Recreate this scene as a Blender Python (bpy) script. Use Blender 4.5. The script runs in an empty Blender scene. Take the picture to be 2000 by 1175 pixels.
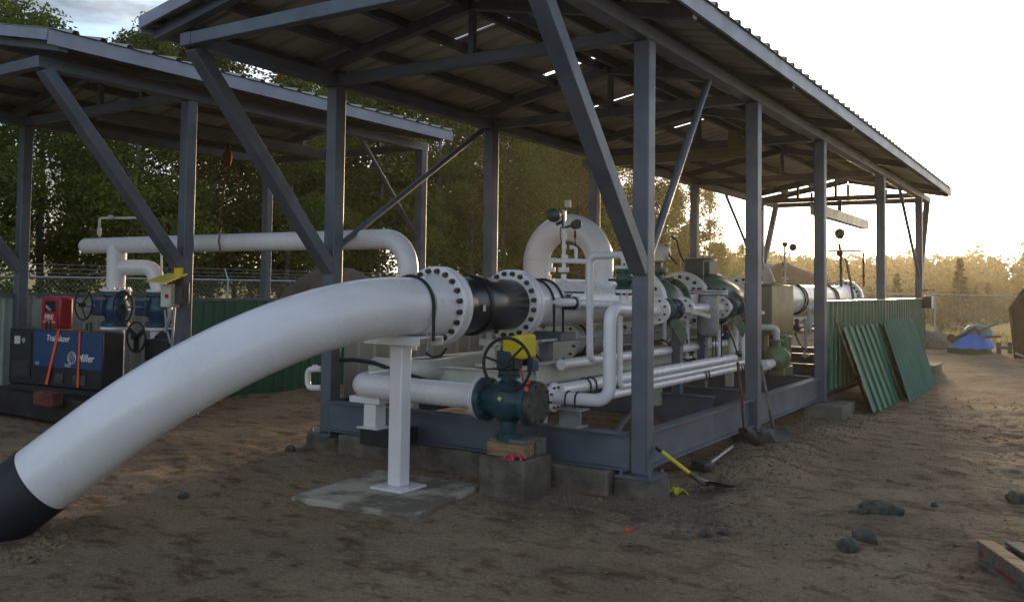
import bpy, math, random
from mathutils import Vector as V, Matrix, noise
import bisect
random.seed(7)
S = bpy.context.scene
R = math.radians

# ------------------------------------------------------------------ camera
FPX, CX, CY = 1740.86, 1000.0, 484.81          # focal length and principal point of the 2000 px photograph
PITCH, ROLL, YAW, EYE = 0.0424, 0.0131, 0.5725, 1.6
Xa, Ya, Za = V((1, 0, 0)), V((0, 1, 0)), V((0, 0, 1))
_R = V((math.cos(YAW), math.sin(YAW), 0)); _F0 = V((-math.sin(YAW), math.cos(YAW), 0)); _Z = V((0, 0, 1))
_F = _F0*math.cos(PITCH) + _Z*math.sin(PITCH); _U = -_F0*math.sin(PITCH) + _Z*math.cos(PITCH)
RR = _R*math.cos(ROLL) + _U*math.sin(ROLL); UU = _U*math.cos(ROLL) - _R*math.sin(ROLL)
CAM = V((0, 0, EYE))
cd = bpy.data.cameras.new('camera'); co = bpy.data.objects.new('camera', cd); S.collection.objects.link(co)
m = Matrix((RR, UU, -_F)).transposed().to_4x4(); m.translation = CAM; co.matrix_world = m
cd.sensor_width = 36; cd.lens = 36*FPX/2000; cd.shift_y = (CY-587.5)/2000; cd.clip_start = .1; cd.clip_end = 3000
S.camera = co

def P(x, y, pl, v):
    """world point of a measured photo position on a known plane of the place"""
    d = _F + RR*((x-CX)/FPX) + UU*((CY-y)/FPX); i = 'xyz'.index(pl)
    return CAM + d*((v-CAM[i])/d[i])

# ------------------------------------------------------------------ light
SUN_AZ, SUN_EL = R(11), R(4.0)                 # west of +Y, low above the far tree line
w = bpy.data.worlds.new('World'); S.world = w; w.use_nodes = True
nt = w.node_tree; nt.nodes.clear()
def N(t, k, **kw):
    n = t.nodes.new(k)
    for a, b in kw.items(): setattr(n, a, b)
    return n
out = N(nt, 'ShaderNodeOutputWorld'); bg = N(nt, 'ShaderNodeBackground')
sky = N(nt, 'ShaderNodeTexSky', sky_type='NISHITA', sun_disc=False)
sky.sun_elevation = SUN_EL; sky.sun_rotation = -SUN_AZ; sky.air_density = 1.0; sky.dust_density = 1.2; sky.ozone_density = 3.0
tc = N(nt, 'ShaderNodeTexCoord'); mp = N(nt, 'ShaderNodeMapping'); mp.inputs['Scale'].default_value = (1.0, 1.0, 4.5); mp.inputs['Location'].default_value = (.35, .1, .2)
cn = N(nt, 'ShaderNodeTexNoise'); cn.inputs['Scale'].default_value = 2.1; cn.inputs['Detail'].default_value = 7; cn.inputs['Roughness'].default_value = .52
cr = N(nt, 'ShaderNodeValToRGB'); cr.color_ramp.elements[0].position = .34; cr.color_ramp.elements[1].position = .58
# thin broken cloud layer: brighter towards the sun because it scales the sky itself, with a grey body
hs = N(nt, 'ShaderNodeHueSaturation'); hs.inputs['Saturation'].default_value = .30; hs.inputs['Value'].default_value = 1.0
mx = N(nt, 'ShaderNodeMix', data_type='RGBA')
nt.links.new(tc.outputs['Generated'], mp.inputs['Vector']); nt.links.new(mp.outputs[0], cn.inputs['Vector']); nt.links.new(cn.outputs['Fac'], cr.inputs[0])
nt.links.new(sky.outputs[0], hs.inputs['Color']); nt.links.new(sky.outputs[0], mx.inputs['A']); nt.links.new(hs.outputs[0], mx.inputs['B']); nt.links.new(cr.outputs[0], mx.inputs['Factor'])
# heavier grey cloud banks
mp2 = N(nt, 'ShaderNodeMapping'); mp2.inputs['Scale'].default_value = (1, 1, 3.6); mp2.inputs['Location'].default_value = (1.7, .6, 1.1)
cn2 = N(nt, 'ShaderNodeTexNoise'); cn2.inputs['Scale'].default_value = 3.2; cn2.inputs['Detail'].default_value = 8; cn2.inputs['Roughness'].default_value = .55
cr2 = N(nt, 'ShaderNodeValToRGB'); cr2.color_ramp.elements[0].position = .44; cr2.color_ramp.elements[1].position = .62
cr2.color_ramp.elements[0].color = (1.0, 1.0, 1.0, 1); cr2.color_ramp.elements[1].color = (.30, .28, .27, 1)
mx2 = N(nt, 'ShaderNodeMix', data_type='RGBA', blend_type='MULTIPLY'); mx2.inputs['Factor'].default_value = 1
nt.links.new(tc.outputs['Generated'], mp2.inputs['Vector']); nt.links.new(mp2.outputs[0], cn2.inputs['Vector']); nt.links.new(cn2.outputs['Fac'], cr2.inputs[0])
nt.links.new(mx.outputs['Result'], mx2.inputs['A']); nt.links.new(cr2.outputs[0], mx2.inputs['B']); nt.links.new(mx2.outputs['Result'], bg.inputs[0]); bg.inputs[1].default_value = .15; nt.links.new(bg.outputs[0], out.inputs[0])
sd = bpy.data.lights.new('sun', 'SUN'); so = bpy.data.objects.new('sun', sd); S.collection.objects.link(so)
sd.energy = 1.1; sd.angle = R(6); sd.color = (1, .70, .38)
sv = V((-math.sin(SUN_AZ)*math.cos(SUN_EL), math.cos(SUN_AZ)*math.cos(SUN_EL), math.sin(SUN_EL)))
so.rotation_euler = sv.to_track_quat('Z', 'Y').to_euler(); so.location = (0, 0, 30)
S.view_settings.view_transform = 'Standard'; S.view_settings.look = 'None'; S.view_settings.exposure = 2.45; S.view_settings.gamma = 1
S.render.engine = 'CYCLES'
S.cycles.max_bounces = 6; S.cycles.transparent_max_bounces = 8; S.cycles.volume_bounces = 0

# ------------------------------------------------------------------ materials
def mat(name, col, rough=.5, metal=0., var=.12, scale=3., col2=None, bump=0., bscale=40., spec=.5, detail=5, ramp=(.35, .7), trans=0., stretch=None):
    m = bpy.data.materials.new(name); m.use_nodes = True; t = m.node_tree; b = t.nodes['Principled BSDF']
    b.inputs['Roughness'].default_value = rough; b.inputs['Metallic'].default_value = metal; b.inputs['Specular IOR Level'].default_value = spec
    tc = N(t, 'ShaderNodeTexCoord'); mp = N(t, 'ShaderNodeMapping')
    if stretch: mp.inputs['Scale'].default_value = stretch
    t.links.new(tc.outputs['Object'], mp.inputs[0])
    n = N(t, 'ShaderNodeTexNoise'); n.inputs['Scale'].default_value = scale; n.inputs['Detail'].default_value = detail; n.inputs['Roughness'].default_value = .6
    r = N(t, 'ShaderNodeValToRGB'); r.color_ramp.elements[0].position = ramp[0]; r.color_ramp.elements[1].position = ramp[1]
    c2 = col2 or tuple(c*(1-2.2*var) for c in col)
    r.color_ramp.elements[0].color = (*col, 1); r.color_ramp.elements[1].color = (*c2, 1)
    t.links.new(mp.outputs[0], n.inputs['Vector']); t.links.new(n.outputs['Fac'], r.inputs[0]); t.links.new(r.outputs[0], b.inputs['Base Color'])
    mr = N(t, 'ShaderNodeMapRange'); mr.inputs['To Min'].default_value = max(0, rough-.12); mr.inputs['To Max'].default_value = min(1, rough+.18)
    t.links.new(n.outputs['Fac'], mr.inputs[0]); t.links.new(mr.outputs[0], b.inputs['Roughness'])
    if bump:
        n2 = N(t, 'ShaderNodeTexNoise'); n2.inputs['Scale'].default_value = bscale; n2.inputs['Detail'].default_value = 6
        bp = N(t, 'ShaderNodeBump'); bp.inputs['Strength'].default_value = bump; bp.inputs['Distance'].default_value = .02
        t.links.new(mp.outputs[0], n2.inputs['Vector']); t.links.new(n2.outputs['Fac'], bp.inputs['Height']); t.links.new(bp.outputs[0], b.inputs['Normal'])
    return m
M = {}
M['steel'] = mat('grey painted steel', (.13, .145, .18), .45, .25, .14, 2.5, bump=.12, bscale=60)
M['steelroof'] = mat('underside galvanised sheet', (.44, .42, .36), .5, .3, .18, 1.2)
M['purlin'] = mat('primed purlin steel', (.13, .13, .13), .6, .2, .15)
M['fascia'] = mat('slate blue fascia metal', (.30, .31, .38), .45, .1, .12, 2)
M['white'] = mat('white epoxy pipe paint', (.82, .765, .775), .24, 0, .05, 1.6, col2=(.70, .65, .63), bump=.03, bscale=8, spec=.6)
t = M['white'].node_tree; b = t.nodes['Principled BSDF']; src = b.inputs['Base Color'].links[0].from_socket
tc_ = N(t, 'ShaderNodeTexCoord'); n_ = N(t, 'ShaderNodeTexNoise'); n_.inputs['Scale'].default_value = 7; n_.inputs['Detail'].default_value = 10; n_.inputs['Roughness'].default_value = .78
r_ = N(t, 'ShaderNodeValToRGB'); r_.color_ramp.elements[0].position = .60; r_.color_ramp.elements[1].position = .74; r_.color_ramp.elements[0].color = (1, 1, 1, 1); r_.color_ramp.elements[1].color = (.66, .58, .48, 1)
x_ = N(t, 'ShaderNodeMix', data_type='RGBA', blend_type='MULTIPLY'); x_.inputs['Factor'].default_value = .8
t.links.new(tc_.outputs['Object'], n_.inputs['Vector']); t.links.new(n_.outputs['Fac'], r_.inputs[0]); t.links.new(src, x_.inputs['A']); t.links.new(r_.outputs[0], x_.inputs['B']); t.links.new(x_.outputs['Result'], b.inputs['Base Color'])
M['cream'] = mat('off white paint', (.62, .60, .53), .38, 0, .1, 3, col2=(.45, .42, .35))
M['black'] = mat('black coating', (.010, .012, .022), .30, 0, .1, 5, spec=.6)
M['rubber'] = mat('black rubber', (.02, .02, .021), .7, 0, .2, 8)
M['matblack'] = mat('black tape wrap', (.016, .016, .022), .6, 0, .2, 8, bump=.3, bscale=12)
M['bolt'] = mat('brown oiled bolt', (.10, .078, .055), .5, .6, .2, 30)
M['teal'] = mat('blue green valve enamel', (.016, .070, .092), .38, 0, .2, 6, col2=(.012, .035, .042))
M['blue'] = mat('dark blue valve enamel', (.03, .075, .13), .35, 0, .2, 6)
M['green'] = mat('green valve enamel', (.022, .105, .078), .4, 0, .2, 6)
M['olive'] = mat('light green pump enamel', (.15, .22, .11), .45, 0, .2, 8)
M['gunmetal'] = mat('raw dark flange steel', (.10, .095, .085), .5, .5, .25, 14, bump=.2, bscale=60)
M['yellow'] = mat('yellow actuator paint', (.68, .50, .015), .4, 0, .08, 5)
M['orange'] = mat('orange webbing', (.85, .10, .025), .7, 0, .05)
M['red'] = mat('red plastic', (.42, .018, .025), .35, 0, .1)
M['rust'] = mat('rusty red steel', (.20, .05, .03), .8, .2, .3, 9)
M['pink'] = mat('pink flagging', (.85, .05, .14), .7, 0, .1)
M['tape'] = mat('fluorescent yellow flagging', (.62, .60, .02), .7, 0, .1)
M['welder'] = mat('blue cover panel', (.012, .055, .14), .35, 0, .1)
M['cloth'] = mat('blue tarpaulin', (.004, .20, .78), .6, 0, .15, 5, bump=.5, bscale=7)
M['plasticteal'] = mat('teal plastic tray', (.03, .22, .24), .45, 0, .15)
M['concrete'] = mat('weathered concrete', (.21, .185, .145), .9, 0, .25, 4, bump=.5, bscale=45)
M['concrete2'] = mat('rough cast concrete', (.16, .130, .10), .92, 0, .3, 5, bump=.9, bscale=28)
M['slab'] = mat('dusty concrete slab', (.42, .37, .29), .9, 0, .16, 2.6, col2=(.15, .12, .085), bump=.5, bscale=50, ramp=(.44, .6))
M['wood'] = mat('timber', (.34, .22, .11), .75, 0, .3, 5, bump=.3, stretch=(1, 8, 8))
M['greywood'] = mat('grey weathered wood', (.22, .19, .15), .8, 0, .3, 6, bump=.4, stretch=(1, 6, 6))
M['corrgreen'] = mat('dark green sheet metal', (.008, .115, .06), .4, 0, .15, 2, spec=.7)
M['corrteal'] = mat('glossy green sheet metal', (.004, .105, .050), .5, 0, .15, 2, spec=.25)
M['corrwhite'] = mat('white backed sheet metal', (.40, .42, .38), .5, 0, .15, 2)
M['galv'] = mat('galvanised steel', (.42, .43, .44), .45, .6, .15, 10)
M['rock'] = mat('grey stone', (.115, .10, .078), .9, 0, .35, 9, bump=.8, bscale=30)
M['leafA'] = mat('birch leaves', (.10, .15, .018), .55, 0, .2, .8, col2=(.17, .18, .02))
M['leafB'] = mat('turning leaves', (.12, .135, .02), .55, 0, .2, .8, col2=(.16, .10, .015))
M['leafC'] = mat('dark spruce needles', (.032, .05, .022), .7, 0, .2, 1)
M['leafD'] = mat('hillside leaves', (.075, .085, .022), .7, 0, .2, .12, col2=(.05, .065, .025))
for k in ('leafA', 'leafB', 'leafD'):
    t = M[k].node_tree; b = t.nodes['Principled BSDF']; o = t.nodes['Material Output']
    tr = N(t, 'ShaderNodeBsdfTranslucent'); ms = N(t, 'ShaderNodeMixShader'); ms.inputs[0].default_value = .45
    c = b.inputs['Base Color'].links[0].from_socket
    t.links.new(c, tr.inputs[0]); t.links.new(b.outputs[0], ms.inputs[1]); t.links.new(tr.outputs[0], ms.inputs[2]); t.links.new(ms.outputs[0], o.inputs[0])
M['bark'] = mat('birch bark', (.24, .22, .18), .85, 0, .35, 6, col2=(.05, .045, .035), stretch=(1, 1, .4))
M['grass'] = mat('dry grass', (.60, .42, .12), .9, 0, .25, .6)
M['darkbin'] = mat('dark rusted plate', (.035, .026, .022), .7, .2, .3, 3)

def ground_material():
    m = bpy.data.materials.new('sandy dirt'); m.use_nodes = True; t = m.node_tree; b = t.nodes['Principled BSDF']
    b.inputs['Roughness'].default_value = .95; b.inputs['Specular IOR Level'].default_value = .25
    tc = N(t, 'ShaderNodeTexCoord')
    def noi(s, d=6, r=.6, sc=None, rot=0):
        mp = N(t, 'ShaderNodeMapping'); mp.inputs['Scale'].default_value = sc or (1, 1, 1); mp.inputs['Rotation'].default_value = (0, 0, rot)
        n = N(t, 'ShaderNodeTexNoise'); n.inputs['Scale'].default_value = s; n.inputs['Detail'].default_value = d; n.inputs['Roughness'].default_value = r
        t.links.new(tc.outputs['Object'], mp.inputs[0]); t.links.new(mp.outputs[0], n.inputs['Vector']); return n.outputs['Fac']
    def ramp(f, a, b_, c1, c2):
        r = N(t, 'ShaderNodeValToRGB'); r.color_ramp.elements[0].position = a; r.color_ramp.elements[1].position = b_
        r.color_ramp.elements[0].color = (*c1, 1); r.color_ramp.elements[1].color = (*c2, 1); t.links.new(f, r.inputs[0]); return r.outputs[0]
    def mixc(f, a, b_, mode='MIX'):
        x = N(t, 'ShaderNodeMix', data_type='RGBA', blend_type=mode)
        (t.links.new(f, x.inputs['Factor']) if not isinstance(f, float) else setattr(x.inputs['Factor'], 'default_value', f))
        t.links.new(a, x.inputs['A']); t.links.new(b_, x.inputs['B']); return x.outputs['Result']
    big = ramp(noi(.55, 8, .62), .38, .66, (.395, .290, .185), (.25, .172, .108))
    mid = ramp(noi(3.0, 8, .7, (1, 1.8, 1), .5), .50, .62, (1, 1, 1), (.52, .45, .40))
    fine = ramp(noi(38, 5, .75), .36, .66, (1.25, 1.22, 1.2), (.62, .6, .58))
    c = mixc(1.0, mixc(1.0, big, mid, 'MULTIPLY'), fine, 'MULTIPLY')
    # dry meadow beyond the yard
    sx = N(t, 'ShaderNodeSeparateXYZ'); t.links.new(tc.outputs['Object'], sx.inputs[0])
    mr = N(t, 'ShaderNodeMapRange'); mr.inputs['From Min'].default_value = 33; mr.inputs['From Max'].default_value = 40; t.links.new(sx.outputs['Y'], mr.inputs[0])
    mr2 = N(t, 'ShaderNodeMapRange'); mr2.inputs['From Min'].default_value = -15; mr2.inputs['From Max'].default_value = -19; t.links.new(sx.outputs['X'], mr2.inputs[0])
    mm = N(t, 'ShaderNodeMath', operation='MAXIMUM'); t.links.new(mr.outputs[0], mm.inputs[0]); t.links.new(mr2.outputs[0], mm.inputs[1])
    g = ramp(noi(.8, 6, .6), .35, .65, (.62, .43, .11), (.36, .28, .09))
    c = mixc(mm.outputs[0], c, g); t.links.new(c, b.inputs['Base Color'])
    h = N(t, 'ShaderNodeMath', operation='ADD'); t.links.new(noi(9, 8, .7, (1, 1.7, 1), .5), h.inputs[0])
    h2 = N(t, 'ShaderNodeMath', operation='MULTIPLY'); h2.inputs[1].default_value = .4; t.links.new(noi(55, 5, .7), h2.inputs[0]); t.links.new(h2.outputs[0], h.inputs[1])
    bp = N(t, 'ShaderNodeBump'); bp.inputs['Strength'].default_value = 1.0; bp.inputs['Distance'].default_value = .06
    t.links.new(h.outputs[0], bp.inputs['Height']); t.links.new(bp.outputs[0], b.inputs['Normal']); return m
M['cab'] = mat('olive grey cabinet enamel', (.20, .185, .12), .4, 0, .12, 3)
M['ground'] = ground_material()

# ------------------------------------------------------------------ mesh builder
def frame(d, up=None):
    d = d.normalized(); up = V(up) if up else (V((0, 0, 1)) if abs(d.z) < .95 else V((0, 1, 0)))
    a = up.cross(d).normalized(); return a, d.cross(a).normalized(), d      # side, up, dir

def wloc(o):
    p = V((0, 0, 0))
    while o: p += o.location; o = o.parent
    return p

class MB:
    def __init__(s): s.v = []; s.f = []; s.mi = []; s.mats = []; s.cur = 0
    def use(s, k):
        if k not in s.mats: s.mats.append(k)
        s.cur = s.mats.index(k); return s
    def add(s, vs, fs):
        o = len(s.v); s.v += [tuple(q) for q in vs]
        for f in fs: s.f.append(tuple(i+o for i in f)); s.mi.append(s.cur)
        return s
    def bar(s, p0, p1, w_, h_, up=None):
        p0, p1 = V(p0), V(p1); a, b, _ = frame(p1-p0, up); a *= w_/2; b *= h_/2
        vs = [p+x*a+y*b for p in (p0, p1) for x, y in ((-1, -1), (1, -1), (1, 1), (-1, 1))]
        return s.add(vs, [(3, 2, 1, 0), (4, 5, 6, 7), (0, 1, 5, 4), (1, 2, 6, 5), (2, 3, 7, 6), (3, 0, 4, 7)])
    def box(s, a, b):
        c = [(x, y, z) for z in (a[2], b[2]) for x, y in ((a[0], a[1]), (b[0], a[1]), (b[0], b[1]), (a[0], b[1]))]
        return s.add(c, [(3, 2, 1, 0), (4, 5, 6, 7), (0, 1, 5, 4), (1, 2, 6, 5), (2, 3, 7, 6), (3, 0, 4, 7)])
    def lathe(s, o, ax, prof, n=28, up=None):
        """prof: list of (distance along the axis, radius)"""
        o = V(o); a, b, d = frame(V(ax), up); vs = []; fs = []
        for (t, r) in prof:
            for k in range(n):
                q = 2*math.pi*k/n; vs.append(o+d*t+a*(math.cos(q)*r)+b*(math.sin(q)*r))
        L = len(prof)
        for i in range(L-1):
            for k in range(n):
                k2 = (k+1) % n; fs.append((i*n+k, i*n+k2, (i+1)*n+k2, (i+1)*n+k))
        fs.append(tuple(range(n-1, -1, -1))); fs.append(tuple((L-1)*n+k for k in range(n)))
        return s.add(vs, fs)
    def cyl(s, p0, p1, r, r2=None, n=20):
        p0, p1 = V(p0), V(p1); return s.lathe(p0, p1-p0, [(0, r), ((p1-p0).length, r if r2 is None else r2)], n)
    def tube(s, pts, r, n=12, closed=False):
        pts = [V(p) for p in pts]; L = len(pts); rs = r if isinstance(r, (list, tuple)) else [r]*L
        T = []
        for i in range(L):
            if closed: d = pts[(i+1) % L]-pts[i-1]
            else: d = pts[min(i+1, L-1)]-pts[max(i-1, 0)]
            T.append(d.normalized())
        a, b, _ = frame(T[0]); vs = []; fs = []
        for i in range(L):
            a = (a-T[i]*a.dot(T[i])).normalized(); b = T[i].cross(a)
            for k in range(n):
                q = 2*math.pi*k/n; vs.append(pts[i]+a*(math.cos(q)*rs[i])+b*(math.sin(q)*rs[i]))
        for i in range(L if closed else L-1):
            j = (i+1) % L
            for k in range(n):
                k2 = (k+1) % n; fs.append((i*n+k, i*n+k2, j*n+k2, j*n+k))
        if not closed: fs.append(tuple(range(n-1, -1, -1))); fs.append(tuple((L-1)*n+k for k in range(n)))
        return s.add(vs, fs)
    def torus(s, c, ax, Rr, r, n=40, m_=8):
        a, b, _ = frame(V(ax)); return s.tube([V(c)+a*(math.cos(2*math.pi*k/n)*Rr)+b*(math.sin(2*math.pi*k/n)*Rr) for k in range(n)], r, m_, True)
    def ball(s, c, r, sx=1, sy=1, sz=1, n=16):
        c = V(c); vs = []; fs = []; m_ = n//2
        for i in range(m_+1):
            t = math.pi*i/m_
            for k in range(n):
                q = 2*math.pi*k/n; vs.append(c+V((r*sx*math.sin(t)*math.cos(q), r*sy*math.sin(t)*math.sin(q), r*sz*math.cos(t))))
        for i in range(m_):
            for k in range(n):
                k2 = (k+1) % n; fs.append((i*n+k, (i+1)*n+k, (i+1)*n+k2, i*n+k2))
        return s.add(vs, fs)
    def ibeam(s, p0, p1, h_, w_, t=.012, up=None):
        p0, p1 = V(p0), V(p1); a, b, _ = frame(p1-p0, up)
        s.bar(p0, p1, t, h_-2*t, up); s.bar(p0+b*(h_/2-t/2), p1+b*(h_/2-t/2), w_, t, up); return s.bar(p0-b*(h_/2-t/2), p1-b*(h_/2-t/2), w_, t, up)
    def hexs(s, c, ax, Rb, nb, r, h_, ph=0.):
        a, b, d = frame(V(ax))
        for k in range(nb):
            q = 2*math.pi*(k+ph)/nb; o = V(c)+a*(math.cos(q)*Rb)+b*(math.sin(q)*Rb); s.lathe(o, d, [(0, r), (h_*.8, r), (h_, r*.75)], 6)
        return s
    def corr(s, o, U, Vv, n_, lu, lv, pitch=.3, dep=.03, thick=.006, kind='trap', skip=None, vcuts=(0, 1), ucuts=()):
        """corrugated sheet: profile runs along U, ribs run along Vv, relief along n_"""
        o, U, Vv, n_ = V(o), V(U).normalized(), V(Vv).normalized(), V(n_).normalized()
        us = []
        for i in range(int(lu/pitch)+1):
            q = i*pitch
            if kind == 'trap': us += [(q, 0), (q+pitch*.72, 0), (q+pitch*.78, dep), (q+pitch*.94, dep), (q+pitch, 0)][(1 if i else 0):]
            else: us += [(q+pitch*k/8, dep*.5*(1-math.cos(2*math.pi*k/8))) for k in range(0 if i == 0 else 1, 9)]
        us = [u for u in us if u[0] <= lu+1e-6]
        for c in ucuts:
            xs = [u[0] for u in us]; j = bisect.bisect(xs, c)
            if 0 < j < len(us):
                f_ = (c-us[j-1][0])/(us[j][0]-us[j-1][0]+1e-9); us.insert(j, (c, us[j-1][1]+f_*(us[j][1]-us[j-1][1])))
        nv = len(vcuts); vs = []
        for side in (0, 1):
            for u, h_ in us:
                for c in vcuts: vs.append(o+U*u+Vv*(lv*c)+n_*(h_+thick*side))
        L = len(us); K = L*nv; fs = []
        for i in range(L-1):
            for j in range(nv-1):
                um = (us[i][0]+us[i+1][0])/2; vm = lv*(vcuts[j]+vcuts[j+1])/2
                if skip and skip(um, vm): continue
                a = i*nv+j; fs.append((a, a+1, a+nv+1, a+nv)); fs.append((K+a, K+a+nv, K+a+nv+1, K+a+1))
        for i in range(L-1):
            a = i*nv; fs.append((a, a+nv, K+a+nv, K+a)); a = i*nv+nv-1; fs.append((a, K+a, K+a+nv, a+nv))
        for j in range(nv-1):
            a = j; fs.append((a, K+a, K+a+1, a+1)); a = (L-1)*nv+j; fs.append((a, a+1, K+a+1, K+a))
        return s.add(vs, fs)
    def build(s, name, mt=None, parent=None, base=None, bev=0, smooth=35):
        o0 = wloc(parent) if parent else (V(base) if base else V((0, 0, 0)))
        me = bpy.data.meshes.new(name); me.from_pydata([(x-o0.x, y-o0.y, z-o0.z) for x, y, z in s.v], [], s.f)
        for k in (s.mats or [mt]): me.materials.append(M[k])
        me.polygons.foreach_set('material_index', s.mi if s.mats else [0]*len(s.f))
        me.polygons.foreach_set('use_smooth', [True]*len(s.f)); me.update()
        me.set_sharp_from_angle(angle=R(smooth))
        ob = bpy.data.objects.new(name, me); S.collection.objects.link(ob)
        if parent: ob.parent = parent
        elif base: ob.location = o0
        if bev:
            bm_ = ob.modifiers.new('bevel', 'BEVEL'); bm_.width = bev; bm_.segments = 2; bm_.limit_method = 'ANGLE'; bm_.angle_limit = R(50)
        return ob

def tag(o, label, cat, group=None):
    o['label'] = label; o['category'] = cat
    if group: o['group'] = group
    return o
def thing(name, label, cat, loc, group=None, rz=0):
    o = bpy.data.objects.new(name, None); S.collection.objects.link(o); o.location = V(loc); o.rotation_euler[2] = rz; o.empty_display_size = .2
    return tag(o, label, cat, group)
def struct(o, k='structure'): o['kind'] = k; return o
def copy_tree(o, parent=None):
    c = o.copy(); S.collection.objects.link(c)
    if parent: c.parent = parent
    for ch in [q for q in bpy.data.objects if q.parent == o]: copy_tree(ch, c)
    return c
def route(pts, r, seg=8):
    """polyline with rounded elbows"""
    pts = [V(p) for p in pts]; res = [pts[0]]
    for i in range(1, len(pts)-1):
        a, b, c = pts[i-1], pts[i], pts[i+1]; u = (a-b).normalized(); w_ = (c-b).normalized(); ang = u.angle(w_); t = r/math.tan(ang/2)
        t = min(t, (a-b).length*.499, (c-b).length*.499); rr = t*math.tan(ang/2)
        cen = b+(u+w_).normalized()*(rr/math.sin(ang/2)); s0 = (b+u*t)-cen; s1 = (b+w_*t)-cen; tot = s0.angle(s1)
        for k in range(seg+1):
            f_ = k/seg; res.append(cen+(s0*math.sin((1-f_)*tot)+s1*math.sin(f_*tot))/math.sin(tot))
    res.append(pts[-1]); return res
def text(s_, size, loc, xdir, ydir, mt, name, parent, depth=.002, shear=0):
    c = bpy.data.curves.new('t', 'FONT'); c.body = s_; c.size = size; c.extrude = depth; c.align_x = 'LEFT'; c.shear = shear; c.offset = size*.012
    o = bpy.data.objects.new('t', c); S.collection.objects.link(o); bpy.context.view_layer.update()
    me = bpy.data.meshes.new_from_object(o.evaluated_get(bpy.context.evaluated_depsgraph_get())); bpy.data.objects.remove(o)
    x = V(xdir).normalized(); y = V(ydir).normalized(); z = x.cross(y); mm = Matrix((x, y, z)).transposed().to_4x4(); mm.translation = V(loc)-wloc(parent); me.transform(mm)
    me.materials.clear(); me.materials.append(M[mt]); q = bpy.data.objects.new(name, me); S.collection.objects.link(q); q.parent = parent; return q

# ------------------------------------------------------------------ terrain
def ss(a, b, x):
    t = max(0, min(1, (x-a)/(b-a))); return t*t*(3-2*t)
def hgt(x, y, fine=True):
    d = math.hypot(x+4, y-10); r = math.hypot(x, y)
    z = -.15 - .9*ss(24, 60, d)*ss(5, 30, y) - .6*ss(60, 110, d)*ss(20, 60, y)
    if y > 60: z += ss(105, 230, r)*(6.2+2.8*noise.noise(V((x*.012, y*.012, 3.1)))) * ss(60, 120, y)
    z += .05*noise.noise(V((x*.25, y*.25, 0)))*ss(1, 5, d)
    if fine and r < 40:
        k = 1-ss(25, 40, r)
        z += k*(.028*noise.noise(V((x*1.3, y*1.3, 1)))+.020*noise.noise(V((x*4.1, y*4.1, 2)))+.011*noise.noise(V((x*10, y*10, 4))))
        q = noise.noise(V((x*2.2+y*1.1, y*.9-x*.3, 7))); z -= k*.035*max(0, q-.15)*ss(-3.4, -1.5, x)
        z += k*.05*ss(12, 20, y)*noise.noise(V((x*1.8, y*1.2, 9)))*ss(-3, -1, x)
    if fine and r < 40:
        u = (x*.78+y*.62); v_ = (-x*.62+y*.78); z -= .018*ss(-4, -2.5, x)*max(0, math.sin(v_*7.5+1.2*noise.noise(V((u*.5, v_*.5, 5)))))**3*(.5+noise.noise(V((u*.8, v_*.8, 6))))
    # mound of spoil against the skid's right side
    z += .10*math.exp(-((x+2.75)/.35)**2)*ss(7.8, 8.6, y)*(1-ss(11, 12.5, y))
    # bank round the buried end of the pipe
    z += .05*math.exp(-(((x+6.2)/.5)**2+((y-3.1)/.5)**2))
    return z
def axis(a, b, st, lo, hi, g=1.09):
    xs = [a+i*st for i in range(int((b-a)/st)+1)]; q = st; x = xs[-1]
    while x < hi: q *= g; x += q; xs.append(x)
    q = st; x = a; pre = []
    while x > lo: q *= g; x -= q; pre.append(x)
    return pre[::-1]+xs
xs = axis(-7.6, .6, .045, -420, 420); ys = axis(2.4, 13, .045, -60, 620)
gm = MB(); nx = len(xs)
gm.v = [(x, y, hgt(x, y)) for y in ys for x in xs]
gm.f = [(j*nx+i, j*nx+i+1, (j+1)*nx+i+1, (j+1)*nx+i) for j in range(len(ys)-1) for i in range(nx-1)]; gm.mi = [0]*len(gm.f)
struct(gm.build('ground', 'ground', smooth=180))

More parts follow.
